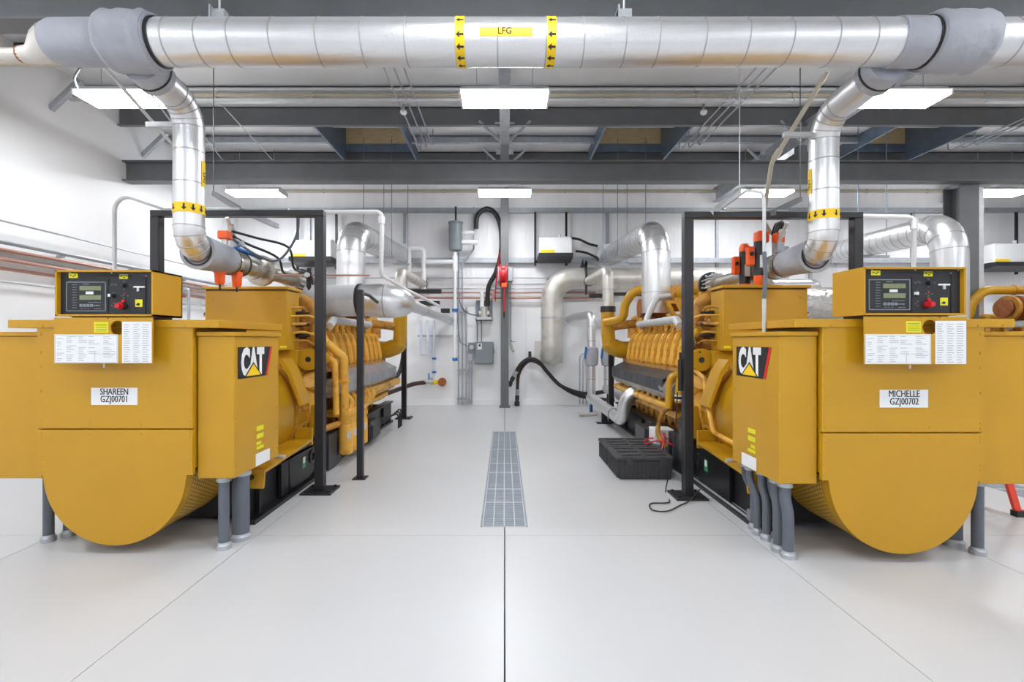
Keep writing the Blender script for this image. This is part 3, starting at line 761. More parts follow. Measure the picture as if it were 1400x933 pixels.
    for yy in (.6, 1.6, 2.6, 3.6, 4.6, 5.5): B().box(-.58, .58, yy, yy+.06, .05, .33).build('skid_crossbeam', SKID, t)
    # --- junction box on the engine end
    B().box(-.435, .435, 1.72, 2.02, 1.40, 2.035).build('junction_box', YEL, t, bev=.006)
    B().box(-.455, .455, 1.69, 2.05, 2.045, 2.075).build('junction_lid', YEL, t, bev=.004)
    B().box(-.43, .43, 1.73, 2.01, 2.03, 2.046).build('lid_gasket', RUB, t)
    for s in (-1, 1):
        B().box(*sorted((s*.25, s*.50)), 1.80, 2.02, 1.17, 1.40).build('lower_box', YEL, t, bev=.005)
    B().box(-.28, .28, 1.78, 1.98, 1.25, 1.41).build('box_pedestal', OCH, t)
    bo = B()
    for xx in (-.36, .36):
        for zz in (1.95,): bo.cyl((xx, 1.722, zz), (xx, 1.714, zz), .012, n=8)
    bo.build('box_bolts', OCH, t, kind='stuff')
    for s in (-1, 1): B().box(*sorted((s*.36, s*.43)), 1.717, 1.72, 1.425, 1.45).build('warning_sticker', STK, t)
    # --- engine
    ep = [(-.40, .30), (.40, .30), (.46, .70), (.55, 1.00), (.56, 1.18), (.42, 1.42), (.18, 1.50), (.10, 1.30), (-.10, 1.30), (-.18, 1.50), (-.42, 1.42), (-.56, 1.18), (-.55, 1.0), (-.46, .7)]
    B().prism([(p[0], 2.2, p[1]) for p in ep], (0, 2.95, 0)).build('engine_block', OCH, t, bev=.02)
    B().prism([(-.38, 2.3, .16), (.38, 2.3, .16), (.42, 2.3, .32), (-.42, 2.3, .32)], (0, 2.7, 0)).build('oil_pan', YEL2, t, bev=.015)
    cov = B()
    cp_ = [(.36, 1.50), (.40, 1.60), (.48, 1.625), (.555, 1.575), (.605, 1.42), (.635, 1.22), (.61, 1.165), (.50, 1.16), (.42, 1.3)]
    w_ = .215
    cov.prism([(p[0]*1.0, -w_/2, p[1]) for p in cp_], (0, w_, 0))
    cm = cov.mesh('rocker_cover', bev=.04, seg=2); cm.materials.append(YEL2)
    rb = B().prism([(p[0]*1.0+(.012 if p[0] > .3 else 0), -.03, p[1]+(.012 if p[1] > 1.25 else 0)) for p in cp_], (0, .06, 0)).mesh('cover_rib', bev=.012); rb.materials.append(YEL2)
    for s in (-1, 1):
        for i in range(10):
            yy = 2.47+i*.262
            o = link('rocker_cover', cm, t, (0, yy, 0)); 
            if s < 0: o.rotation_euler = (0, 0, PI); 
            link('cover_rib', rb, o)
        # cover flange and bolts, spark sleeves, wires
        b = B().box(*sorted((s*.50, s*.62)), 2.33, 4.97, 1.13, 1.175); b.build('head_rail', OCH, t)
        bo = B()
        for i in range(10):
            for d in (-.06, .06): bo.cyl((s*.60, 2.47+i*.262+d, 1.175), (s*.60, 2.47+i*.262+d, 1.20), .016, n=6)
        bo.build('head_bolts', OCH, t, kind='stuff')
        sm = None
        for i in range(10):
            yy = 2.47+i*.262
            if sm is None:
                sm = B().prof((0, 0, 0), (-s*.15, 0, 1), [(0, .032), (.12, .032), (.12, .042), (.155, .042)], 12).build('spark_sleeve', YEL2, t); sm.location = (s*.34, yy, 1.58)
            else: rep('spark_sleeve', sm, t, (s*.34, yy, 1.58))
        wi = B(); rnd = random.Random(3)
        for i in range(10):
            yy = 2.47+i*.262
            wi.tube([(s*.40, yy+.08, 1.58), (s*.36, yy+.12+rnd.uniform(-.05, .05), 1.70), (s*.22, yy+.2, 1.83)], .007, .05, 5, 3)
            wi.tube([(s*.44, yy-.06, 1.58), (s*.33, yy-.15, 1.78)], .006, 0, 5)
        wi.build('ignition_wires', YEL2, t, kind='stuff')
        B().bar((s*.29, 2.3, 1.80), (s*.29, 4.95, 1.80), .07, .05).build('ignition_rail', OCH, t)
        # insulated exhaust blanket and folded heat shields over it
        B().tube([(s*.66, 2.30+.1*i, .93+.012*math.sin(i*1.9)) for i in range(31)], lambda q: .105+.04*min(1, q*14) if q < .2 else .13, 0, 12, lump=.07).build('exhaust_blanket', FOIL, t)
        for i in range(5):
            ya, yb = 2.52+i*.545, 2.52+(i+1)*.545-.006
            sh = B()
            P0 = [(.57, 1.155), (.80, 1.04), (.80, .885), (.79, .885), (.79, 1.032), (.565, 1.143)]
            sh.prism([(s*p[0], ya, p[1]) for p in P0], (0, yb-ya, 0))
            sh.box(*sorted((s*.80, s*.803)), ya+.10, yb-.10, .91, 1.01) if i % 2 else sh.box(*sorted((s*.80, s*.803)), ya+.3, yb-.02, .91, 1.02)
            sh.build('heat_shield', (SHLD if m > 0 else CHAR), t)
        fl = B()
        for i in range(8): fl.prism([(s*.79, 2.5+.34*i, .885), (s*.79, 2.83+.34*i, .885), (s*.72, 2.85+.34*i, .80-.02*(i % 2)), (s*.73, 2.5+.34*i, .80)], (-s*.008, 0, 0))
        fl.build('shield_skirt', FOIL, t)
        # lower rails
        B().tube([(s*.70, 2.6, .70), (s*.70, 5.35, .70), (s*.55, 5.5, .70)], .05, .08, 12).build('water_rail', YEL2, t)
        B().bar((s*.58, 2.55, .60), (s*.58, 5.2, .60), .10, .09).build('oil_rail', YEL2, t, bev=.01)
        ju = []
        for i in range(10):
            o = B().tube([(s*.70, 0, .70), (s*.66, 0, .80), (s*.52, .02, .86)], .035, .05, 8).build('elbow_port', YEL2, t) if i == 0 else rep('elbow_port', ju[0], t, (0, 0, 0))
            o.location = (0, 2.7+i*.262, 0); ju.append(o)
        do = B()
        for i in range(9): do.prof((s*.46, 2.65+i*.262, .48), (s*9, 2.65+i*.262, .48), [(0, .10), (.03, .10), (.04, .08)], 14)
        do.build('crankcase_doors', OCH, t, kind='stuff')
        # front end: cooler body and yellow return bends
        B().tube([(s*.20, 5.28, 1.36), (s*.62, 5.28, 1.34), (s*.84, 5.28, 1.42), (s*.86, 5.28, 1.62), (s*.86, 5.28, 2.02)], lambda q: .15 if q < .55 else .12, .13, 20).build('return_bend', YEL, t)
        B().ring((s*.86, 5.28, 2.06), (0, 0, 1), .05, .132, .10, 20).build('rubber_coupling', RUB, t)
        B().tube([(s*.86, 5.28, 1.74), (s*.62, 5.22, 1.78), (s*.40, 5.0, 1.80)], .075, .12, 14).build('cooler_branch', OCH, t)
        B().cyl((s*.48, 5.0, 1.55), (s*.48, 5.0, 1.72), .10, n=16).build('thermostat', OCH, t)
    B().box(-.55, .55, 5.05, 5.5, .45, 1.30).build('front_gear_case', OCH, t, bev=.03)
    B().box(-.44, .44, 4.75, 5.35, 1.32, 1.95).build('aftercooler', YEL2, t, bev=.04)
    B().cyl((0, 5.5, .75), (0, 5.62, .75), .28, n=28).build('damper_wheel', OCH, t)
    B().tube([(0, 2.3, 1.66), (0, 4.8, 1.66)], .15, 0, 18).build('intake_plenum', OCH, t)
    br = []
    for i in range(5):
        b = B()
        for s in (-1, 1): b.bar((s*.06, 0, 1.72), (s*.24, .0, 2.08), .05, .09, (0, 1, 0))
        b.box(-.26, .26, -.045, .045, 2.06, 2.11)
        o = b.build('arch_bracket', YEL2, t) if i == 0 else rep('arch_bracket', br[0], t, (0, 0, 0))
        o.location = (0, 2.75+i*.42, 0); br.append(o)
    # gas inlet, mixer, turbocharger
    ye = 3.02 if m > 0 else 3.50
    B().tube([(.02 if m > 0 else .17, ye, 2.27), (.02 if m > 0 else .17, ye+.35, 2.27), (0, ye+.75, 2.2)], .125, .2, 18).build('inlet_pipe', YEL, t)
    B().prof((0, ye+.6, 2.16), (0, 9, 2.16), [(0, .14), (.05, .20), (.2, .20), (.22, .15), (.36, .17), (.4, .12)], 22).build('gas_mixer', OCH, t)
    for s in (-1, 1):
        B().prof((s*.28, 4.42, 2.02), (s*9, 4.42, 2.02), [(-.15, .10), (-.05, .19), (.05, .20), (.07, .13), (.2, .11), (.24, .15), (.27, .15)], 22).build('turbocharger', BRN, t)
        B().ring((s*.45, 4.42, 2.02), (1, 0, 0), .13, .20, .05, 22).build('turbo_flange', OCH, t)
        B().tube([(s*.60, 2.5, 1.68), (s*.60, 2.62, 1.76), (s*.60, 4.25, 1.76), (s*.50, 4.35, 1.72)], .05, .07, 12).build('coolant_line', GALVW, t)
        B().tube([(s*.60, 3.9, 1.76), (s*.52, 3.95, 1.95), (s*.40, 4.0, 2.15), (s*.2, 4.0, 2.18)], .045, .07, 12).build('coolant_branch', GALVW, t)
        # small piping between junction box and engine
        rnd = random.Random(11)
        B().tube([(s*.34, 2.3, 1.98), (s*.47, 2.3, 1.90), (s*.50, 2.3, 1.45)], .085, .1, 14).build('riser_casting', OCH, t)
        for i in range(5):
            zz = 1.50+.09*i
            B().tube([(s*.43, 1.86+rnd.uniform(-.05, .08), zz), (s*(.52+rnd.uniform(0, .06)), 1.92, zz+.01), (s*(.55+rnd.uniform(-.03, .05)), 2.12, zz-.05+rnd.uniform(-.12, .12)), (s*.40, 2.42, zz+rnd.uniform(-.1, .1))], .010+.004*(i % 3), .06, 8, 4).build('engine_pipe', YEL2 if i % 2 else OCH, t)
        for zz in (1.56, 1.68, 1.80):
            B().prof((s*.43, 1.95, zz), (s*9, 1.95, zz), [(0, .03), (.05, .03), (.05, .022), (.15, .018)], 10).build('plug_connector', BLK, t)
    # --- things only on the flank that is seen
    s = m
    x = lambda v: s*v
    B().prof((x(.60), 1.96, 1.30), (x(.60), -9, 1.30), [(-.30, .09), (0, .10), (.06, .12), (.10, .12)], 24).build('filter_drum', YEL, t)
    B().prof((x(.60), 1.858, 1.30), (x(.60), -9, 1.30), [(0, .03), (.004, .03)], 14).build('drum_hub', INK, t)
    B().box(*sorted((x(.30), x(.66))), 1.96, 2.3, 1.15, 1.22).build('pump_bracket', OCH, t, bev=.01)
    B().prof((x(.62), 2.05, .98), (x(.62), 1.75, 1.15), [(0, .08), (.14, .08), (.14, .095), (.2, .095)], 18).build('oil_pump', YEL2, t)
    B().cyl((x(.2), 1.9, 1.17), (x(.6), 2.0, 1.17), .035, n=10).build('cross_pipe', OCH, t)
    for i in range(6):
        rnd = random.Random(20+i)
        B().tube([(x(.35+.05*i), 2.1, 1.0+.02*i), (x(.55+.03*i), 2.12, .95), (x(.60), 2.2, .62+.04*i), (x(.45), 2.5, .55)], .014+.005*(i % 2), .06, 7, 4).build('small_pipe', OCH if i % 2 else BRN, t)
    if m > 0:
        B().tube([(.42, 2.25, 1.72), (.50, 2.30, 1.60), (.80, 2.42, 1.30), (.80, 2.44, .58)], .052, .08, 14).build('diagonal_oil_pipe', YEL2, t)
        B().tube([(.52, 2.30, 1.36), (.74, 2.28, 1.26), (.76, 2.28, .64)], .036, .07, 12).build('vertical_oil_pipe', YEL2, t)
        B().tube([(.66, 2.5, 1.3), (.70, 2.5, 1.2), (.70, 2.5, .7)], .03, .07, 10).build('vertical_oil_pipe', OCH, t)
        B().box(.70, .86, 2.36, 2.50, 1.0, 1.03).build('pipe_strap', YEL2, t)
        B().tube([(.66, 1.95, .50), (.74, 2.5, .50)], .04, 0, 12).build('drain_pipe', OCH, t)
        fm = None
        for i in range(4):
            P = (.80, 2.50+.21*i, .12)
            if fm is None:
                fm = B().prof((0, 0, 0), (0, 0, 1), [(0, .06), (.02, .083), (.34, .083), (.37, .07), (.40, .085), (.46, .085)], 20).build('oil_filter', YEL2, t); fm.location = P
                B().box(.04, .083, -.078, -.068, .2, .29).build('filter_label', PAPER, fm)
            else:
                o = rep('oil_filter', fm, t, P); c_ = fm.children[0].copy(); COL.objects.link(c_); c_.parent = o
        B().box(.66, .86, 2.42, 3.22, .58, .66).build('filter_header', YEL2, t, bev=.01)
        for i in range(6):
            B().tube([(.80, 2.62+i*.2, .64), (.83, 2.64+i*.2, .74), (.74, 2.7+i*.2, .82)], .035, .05, 8).build('header_elbow', YEL2, t)
        B().box(.60, .86, 3.45, 3.95, .06, .34).build('starter_motor', BLK, t, bev=.05)
        for i in range(3):
            B().tube(smooth_curve([(.80, 3.9, .2+.05*i), (.92, 4.4, .30), (.98, 4.75-.1*i, .34-.03*i), (.97, 4.85-.1*i, .05)]), .014, 0, 7).build('battery_cable', RUB, t)
        B().bar((.72, 3.2, .76), (.80, 5.35, .78), .10, .10).build('manifold_rail', YEL2, t, bev=.015)
        B().bar((.66, 3.4, .55), (.70, 4.9, .60), .07, .07).build('lower_manifold', YEL2, t, bev=.01)
        # insulated silencer lying across the engine
        B().tube([(.16, 2.86, 2.02), (.19, 2.86, 2.02), (.5, 2.86, 2.02), (.84, 2.86, 2.025)], lambda q: .15 if q < .02 else .205, 0, 26, lump=.02).build('muffler_jacket', CLOTHL, t)
        B().ring((.865, 2.86, 2.025), (1, 0, 0), .15, .218, .03, 26).build('muffler_strap', RUB, t)
        B().tube([(.87, 2.86, 2.03), (1.12, 2.86, 2.02), (1.38, 2.88, 2.0), (1.42, 3.2, 1.99)], lambda q: .20+.02*math.sin(min(1, q/.6)*PI) if q < .6 else .20-.25*(q-.6), .22, 28, 8).build('muffler_shell', ALU, t)
        for a_ in (1.20,): B().ring((a_, 2.86, 2.015), (1, 0, 0), .19, .214, .01, 28).build('shell_seam', INKG, t)
        B().cyl((1.44, 3.05, 1.99), (1.44, 7.93, 1.99), .085, n=18).build('muffler_outlet', ALU, t)
        B().prof((1.44, 4.3, 1.99), (1.44, 9, 1.99), [(0, .09), (.02, .09)], 18).build('outlet_seam', SEAM, t)
        B().box(.15, .45, 2.75, 2.97, 1.78, 1.86).build('muffler_saddle', OCH, t)
    else:
        B().tube([(.5, 2.65, 1.9), (.53, 2.65, 1.9), (.9, 2.65, 1.9), (1.3, 2.65, 1.9), (1.34, 2.65, 1.9)], lambda q: .2 if q < .02 or q > .98 else .25, 0, 26, lump=.03).build('muffler_jacket', FOIL, t)
        B().tube([(.7, 2.9, 2.2), (1.3, 2.9, 2.2), (1.34, 3.4, 2.2)], .09, .15, 16).build('muffler_outlet', ALU, t)
        B().box(.5, .8, 2.55, 2.75, 1.55, 1.67).build('muffler_saddle', OCH, t)
        B().tube([(.17, 4.3, 2.30), (.17, 4.72, 2.34), (-.56, 4.72, 2.34), (-.68, 4.80, 2.10), (-.70, 4.82, 1.86), (-.95, 5.1, 1.82)], .072, .22, 16, 8).build('crossover_pipe', YEL, t)
        for P_, d_ in (((-.05, 4.72, 2.34), (1, 0, 0)), ((-.63, 4.77, 2.2), (.12, -.1, .9))): B().ring(P_, d_, .07, .083, .03, 18).build('pipe_clamp', OCH, t)
        b = B().tube([(-.62, 2.35, 1.1), (-.76, 2.36, 1.1), (-.78, 2.36, .72)], .045, .1, 12); b.build('u_pipe', YEL, t)
        b = B().tube([(-.56, 2.25, 1.1), (-.70, 2.22, 1.1), (-.72, 2.20, .80)], .042, .1, 12); b.build('u_pipe', YEL, t)
        o = B().ring((-.72, 2.20, .86), (0, 0, 1), .04, .046, .06, 12).build('check_tape', PAPER, t)
        B().ring((-.72, 2.20, .86), (0, 0, 1), .045, .0475, .03, 12).build('tape_mark', INK, o)
        B().tube([(-.60, 2.0, 1.36), (-.66, 1.95, 1.2), (-.62, 1.75, 1.12), (-.66, 1.6, .92), (-.72, 1.3, .64), (-.60, .9, .56)], .022, .12, 10).build('armoured_cable', YEL2, t)
        B().cyl((-.55, 2.02, 1.62), (-.63, 2.3, 1.42), .045, n=12).build('breather_pipe', YEL, t)
        for P_ in ((-.62, 1.92, 1.24), (-.62, 1.85, 1.38)): B().tube(smooth_curve([P_, (P_[0], P_[1]+.1, P_[2]+.06), (P_[0]+.05, P_[1]+.25, P_[2]+.2)]), .008, 0, 6).build('sensor_wire', BLK, t)
        B().box(-.66, -.60, 1.88, 1.96, 1.14, 1.26).build('wire_plug', BLK, t, bev=.01)
        B().box(-.86, -.62, 2.62, 2.86, .24, .42).build('battery_switch_box', WHITE, t, bev=.006)
        B().box(-.84, -.60, 2.6, 3.0, .04, .24).build('switch_box_stand', GALV, t)
        B().box(-.86, -.62, 3.05, 3.5, .02, .35).build('starter_bracket', CHAR, t)
        ru = B()
        for i in range(3): ru.tube(smooth_curve([(-.74, 2.6, .34), (-.80, 2.4, .2-.02*i), (-.85, 2.1+.1*i, .12)]), .013, 0, 7)
        ru.build('grey_cables', GCON, t)
        B().tube(smooth_curve([(-.74, 2.5, .7), (-.82, 2.5, .62), (-.86, 2.5, .4), (-.78, 2.45, .25)]), .028, 0, 8).build('drain_hose', OCH, t)
        B().tube(smooth_curve([(-.62, 2.3, .6), (-.70, 2.1, .45), (-.75, 1.98, .3), (-.72, 1.95, .1)]), .06, 0, 10, lump=.03).build('wire_sheath', RUB, t)
    return t
G1 = genset((-2.735, 3.385, 0), 'yellow generator set standing beside the plain white wall', ('SHAREEN', 'GZJ00701'), 1)
G2 = genset((2.685, 3.25, 0), 'yellow generator set beside the black battery boxes and red ladder', ('MICHELLE', 'GZJ00702'), -1)
G3 = copy_tree(G2)
G3.location = (8.45, 3.25, 0)
G3['label'] = 'yellow generator set past the dark tall column, only its engine top showing'
for o in list(G3.children):
    if o.name.startswith('serial_plate'):
        for c_ in list(o.children): bpy.data.objects.remove(c_)
# ---------------------------------------------------------------- black support frames and posts
def frame(name, xa, xb, Y, z1, wpost, label, beam=True):
    t = T(name, ((xa+xb)/2, Y, 0), label, 'support frame'); c = (xa+xb)/2
    for x in (xa, xb):
        h = .15 if abs(x) < 3.3 or Y > 6 else .06
        p = B().box(x-c-wpost/2, x-c+wpost/2, -wpost/2, wpost/2, .018, z1-.06).build('post', BLK, t, bev=.005)
        b = B().box(x-c-h, x-c+h, -.14, .14, 0, .018).build('base_plate', BLK, p)
        bo = B()
        for i in (-1, 1):
            for j in (-1, 1): bo.cyl((x-c+i*h*.75, j*.1, .018), (x-c+i*h*.75, j*.1, .035), .014, n=6)
        bo.build('anchor_bolts', BLK, p, kind='stuff')
    if beam: B().box(xa-c-wpost/2, xb-c+wpost/2, -wpost/2, wpost/2, z1-.06, z1).build('beam', BLK, t, bev=.005)
    return t
frame('support_frame', -3.47, -1.84, 4.82, 2.80, .088, 'black steel portal frame behind the control panel of the wall side generator')
frame('support_frame', 1.765, 3.39, 4.66, 2.74, .088, 'black steel portal frame behind the control panel of the ladder side generator')
t = frame('support_frame', -3.5, -1.95, 9.36, 2.50, .09, 'black far support frame at the engine end of the wall side generator')
B().box(.70, 1.50, -.045, .045, 2.42, 2.50).build('cantilever_arm', BLK, t)
t = frame('support_frame', 1.98, 3.4, 8.98, 2.40, .09, 'black far support frame at the engine end of the ladder side generator')
B().box(-1.12, -.70, -.045, .045, 2.30, 2.38).build('cantilever_arm', BLK, t)
t = T('pipe_post', (-1.575, 5.27, 0), 'thin black post holding the insulated silencer of the wall side generator', 'post')
B().box(-.033, .033, -.033, .033, .012, 2.06).build('shaft', BLK, t, bev=.004)
B().box(-.07, .07, -.07, .07, 0, .012).build('base_plate', BLK, t)
B().tube([(0, 0, 2.03), (0, .35, 2.03), (0, .70, 1.98)], .02, .05, 8).build('arm', BLK, t)
for i, (P, Q, lab) in enumerate([((-1.83, 10.4, 2.31), (-1.40, 10.4, 2.31), 'short black bracket beam by the white outlet pipe, middle one'), ((-1.45, 11.0, 2.19), (-1.25, 11.0, 2.19), 'short black bracket beam by the white outlet pipe, nearest the wall')]):
    b = B().bar(P, Q, .09, .10); b.bar((P[0]+.05, P[1], P[2]), (P[0]+.05, 11.33, P[2]), .06, .06); b.build('bracket_beam', BLK, label=lab, cat='bracket')

# ---------------------------------------------------------------- exhaust ducts
def exhaust(X, Yd, zb, zt, X2, z2, label, r=.215):
    t = T('exhaust_duct', (X, Yd, zb), label, 'duct', 'silver exhaust ducts')
    pts = [Vector((0, 0, 0)), Vector((0, 0, zt-zb)), Vector((X2-X, YB-.07-Yd, z2-zb))]
    P = fillet(pts, .42, 12)
    B().tube(pts, r, .42, 32, 12).build('duct_jacket', ALU, t)
    sb = None
    d = (pts[2]-P[-2]).normalized(); L = (pts[2]-P[-2]).length
    for k in range(1, int(L/.22)):
        B().ring(P[-2]+d*(.22*k), d, r-.004, r+.004, .008, 30).build('seam_band', SEAM, t)
    for k in (2, 5, 8, 11, 13): B().ring(P[k], (P[min(k+1, len(P)-1)]-P[k-1]), r-.004, r+.005, .009, 30).build('gore_seam', SEAM, t)
    B().ring((0, 0, (zt-zb)*.25), (0, 0, 1), r-.004, r+.004, .01, 30).build('seam_band', SEAM, t)
    B().ring(pts[2]-d*.03, d, r, r+.09, .03, 32).build('wall_collar', WHITE, t)
    for q in (.35, .8):
        c = P[-2]+d*(L*q)
        b = B()
        for s in (-1, 1): b.cyl((c.x+s*(r+.05), c.y, c.z-r-.03), (c.x+s*(r+.05), c.y, ZT-zb-.01), .007, n=6)
        b.build('hanger_rod', BLUSH, t); B().box(c.x-r-.09, c.x+r+.09, c.y-.02, c.y+.02, c.z-r-.045, c.z-r-.005).build('hanger_strut', GALV, t)
    return t
exhaust(-2.39, 7.5, 1.93, 3.2, -2.40, 3.48, 'silver exhaust duct rising from the wall side generator and bending back to the wall')
exhaust(2.35, 7.5, 1.93, 3.2, 2.45, 3.48, 'silver exhaust duct rising from the ladder side generator and bending back to the wall')
e3 = exhaust(5.85, 6.35, 0.0, 3.02, 7.1, 3.42, 'silver exhaust duct bending down behind the ladder side control panel beside the dark column', .195)
B().prof((0, 0, 0), (0, 0, 1), [(0, .34), (.03, .34)], 28).build('floor_flange', GALV, e3)

# cooler vent risers and the stainless line
for i, (X, Y, lab) in enumerate([(-1.875, 8.665, 'dull steel vent riser from the wall side engine elbowing to the wall'), (1.825, 8.53, 'dull steel vent riser from the ladder side engine elbowing to the wall')]):
    t = T('vent_riser', (X, Y, 2.11), lab, 'pipe', 'vent risers')
    yb = (11.3 if i == 0 else 10.72)-Y
    B().tube([(0, 0, 0), (0, 0, .63), (0, yb, .70)], .098, .17, 20, 8).build('pipe', STNL, t)
    B().ring((0, 0, .30), (0, 0, 1), .095, .104, .012, 20).build('weld_seam', SEAM, t)
    B().ring((0, yb-.25, .69), (0, 1, 0), .09, .112, .03, 20).build('pipe_band', BLK, t)
B().box(-2.25, -1.88, 11.31, 11.33, 2.60, 3.12).build('duct_plate', STNL, label='dull steel plate on the wall where the wall side vent pipe enters', cat='plate')
t = T('stainless_header', (1.06, 10.86, 1.1), 'large dull stainless header pipe bending down to the wall opening', 'pipe')
pts = [(0, .46, .09), (0, 0, .09), (0, 0, 1.80), (5.2, 0, 1.80)]
B().tube(pts, .245, .48, 36, 12).build('pipe', STNL, t)
B().ring((0, 0, .92), (0, 0, 1), .24, .256, .03, 36).build('weld_seam', GALV, t)
B().box(-.36, .30, .455, .47, -.12, .40).build('wall_plate', STNL, t)
B().box(.71, .745, -.30, -.20, 1.42, 2.16).build('support_bracket', BLK, t); B().prism([(.60, -.25, 2.02), (.70, -.25, 2.02), (.66, -.25, 2.22)], (0, .05, 0)).build('bracket_gusset', BLK, t)
B().box(.71, .745, -.30, .47, 2.04, 2.12).build('bracket_arm', BLK, t)

# ---------------------------------------------------------------- unit heaters on the back wall
def heater(x0, x1, Y, z0, z1, label):
    t = T('unit_heater', ((x0+x1)/2, Y, z0), label, 'heater', 'white unit heaters'); w_ = (x1-x0)/2
    h = z1-z0
    B().box(-w_, w_, -.25, .25, .14, h).build('casing', WHITE, t, bev=.012)
    lv = B(); lv.prism([(-w_-.02, -.30, .06), (-w_-.02, -.30, .15), (-w_-.02, .25, .15), (-w_-.02, .25, .0), (-w_-.02, .1, 0)], (2*w_+.04, 0, 0)); lv.build('louvre_tray', BLK, t)
    B().box(-w_+.02, -w_+.34, -.256, -.25, .15, .22).build('warning_label', TAG, t)
    B().cyl((w_*.3, 0, h), (w_*.3, 0, h+.12), .035, n=10).build('flue_stub', WHITE, t); B().box(w_*.5, w_*.9, -.1, .1, h, h+.05).build('control_box', WHITE, t)
    for x in (-w_-.06, w_-.06): B().box(x-.025, x+.025, .25, .29, -.05, 4.5-z0).build('hanger_strap', BLK, t)
    B().box(-w_-.08, w_, .25, .30, .02, .07).build('back_bracket', BLK, t)
heater(.77, 1.49, 10.95, 3.30, 3.80, 'white unit heater hanging on black straps beside the aisle column')
heater(-4.75, -3.85, 10.95, 3.22, 3.74, 'white unit heater hanging on the back wall behind the wall side generator')
heater(10.85, 11.95, 10.95, 3.10, 3.66, 'white unit heater hanging on the back wall past the dark column')
for k, P in enumerate(([(780, 325), (792, 327), (805, 333), (817, 336)], [(787, 343), (800, 345), (810, 349), (817, 353), (817, 356)])):
    B().tube(smooth_curve([at(a, b_, 11.1) for a, b_ in P]), .028, 0, 8).build('heater_hose', RUB, label=['upper', 'lower'][k]+' black hose beside the heater near the aisle column', cat='hose')

# ---------------------------------------------------------------- fittings on the back wall
WY = 11.2
t = T('separator_tank', at(623, 343, 11.0), 'small grey cylinder tank on the back wall above white pipe', 'tank')
B().prof((0, 0, 0), (0, 0, 1), [(0, .06), (.02, .14), (.08, .155), (.62, .155), (.63, .17), (.66, .17), (.67, .12)], 22).build('shell', BOXG, t)
B().box(-.02, .02, .0, .05, .66, 1.02).build('mount_strap', BLK, t); B().box(-.04, .04, .1, .35, .3, .4).build('wall_mount', BOXG, t)
b = B().cyl((.1, 0, .42), (.42, 0, .42), .04, n=10); b.cyl((.1, 0, .2), (.5, 0, .2), .06, n=10); b.cyl((.2, 0, .42), (.24, 0, .42), .06, n=10); b.build('side_ports', WHITE, t)
t = T('white_drain_pipe', at(622, 500, 11.0), 'white plastic pipe dropping from the grey tank with a looped branch', 'pipe')
o = at(622, 500, 11.0)
def rel(px, py, Y=11.0): return at(px, py, Y)-o
B().cyl(rel(622, 497), rel(622, 344), .042, n=12).build('down_pipe', PVC, t)
B().cyl(rel(622, 371), rel(622, 350), .062, n=12).build('tee', PVC, t); B().cyl(rel(624, 358), rel(582, 358), .055, n=12).build('branch_pipe', PVC, t)
B().tube([rel(579, 395), rel(579, 340), rel(559, 340), rel(559, 372)], .055, .08, 12).build('loop_pipe', PVC, t)
for y in (424, 491): B().cyl(rel(622, y+2), rel(622, y-2), .062, n=12).build('blue_fitting', BLUE, t)
# vertical conduits
for k, px in enumerate((627, 632, 637.5)):
    top = (345, 300, 420)[k]
    pts = [at(px, 552.5, WY), at(px, top, WY)]
    if k == 1: pts = [at(px, 552.5, WY), at(px, 360, WY), at(648, 340, WY), at(648, 283, WY)]
    b = B().tube(pts, .02, .15, 8)
    for y in (425, 506, 545): b.box(at(px, 0, WY).x-.04, at(px, 0, WY).x+.04, WY-.01, WY+.13, at(0, y, WY).z-.02, at(0, y, WY).z+.02)
    b.build('wall_conduit', GALV, label=['leftmost grey conduit of the tall trio on the back wall', 'middle grey conduit of the tall trio, bending at the top', 'rightmost grey conduit of the tall trio on the back wall'][k], cat='conduit', group='grey wall conduits')
for k, px in enumerate((641.5, 645)):
    b = B().cyl(at(px, 552.5, WY), at(px, 492, WY), .018, n=8)
    for y in (506,): b.box(at(px, 0, WY).x-.03, at(px, 0, WY).x+.03, WY-.01, WY+.13, at(0, y, WY).z-.02, at(0, y, WY).z+.02)
    if k == 0: b.box(at(640, 0, WY).x, at(646, 0, WY).x, WY-.04, WY+.06, at(0, 493, WY).z, at(0, 484, WY).z)
    b.build('wall_conduit', GALV, label=['short conduit with a coupling box under the grey electrical box', 'plain short conduit under the grey electrical box'][k], cat='conduit', group='grey wall conduits')
B().tube([at(627, 345, WY-.05), at(626, 440, WY-.05), at(629, 468, WY-.05), at(641, 474, WY-.05)], .011, .1, 8).build('blue_tube', BLUSH, label='thin blue tube running down beside the tall grey conduits', cat='tube')
# electrical box
o = at(662, 497, WY); t = T('electrical_box', o, 'grey electrical box on the back wall left of the column', 'electrical box')
B().box(-.215, .215, -.10, .11, 0, .51).build('cabinet', BOXG, t, bev=.01); B().box(-.20, .20, -.118, -.10, .015, .495).build('door', BOXG, t, bev=.006)
B().box(-.15, -.05, -.122, -.118, .33, .47).build('door_label', PAPER, t); B().box(-.125, -.075, -.124, -.122, .40, .45).build('label_print', INK, t)
for zz in (.06, .44): B().box(.19, .235, -.11, -.09, zz, zz+.04).build('latch', GALV, t)
B().box(.215, .25, -.03, .03, .24, .33).build('handle', GALV, t)
b = B().box(-.37, -.215, -.05, .11, .28, .49); b.build('side_box', BOXG, t, bev=.006); B().prof((-.29, -.05, .38), (-.29, -9, .38), [(0, .05), (.015, .045)], 14).build('dial', GALVW, t)
for k, x in enumerate((-.16, -.06)): B().tube([(x, 0, .51), (x, 0, .95), (x-.04, 0, 1.05)], .012, .05, 7).build('feed_wire', GCON, t)
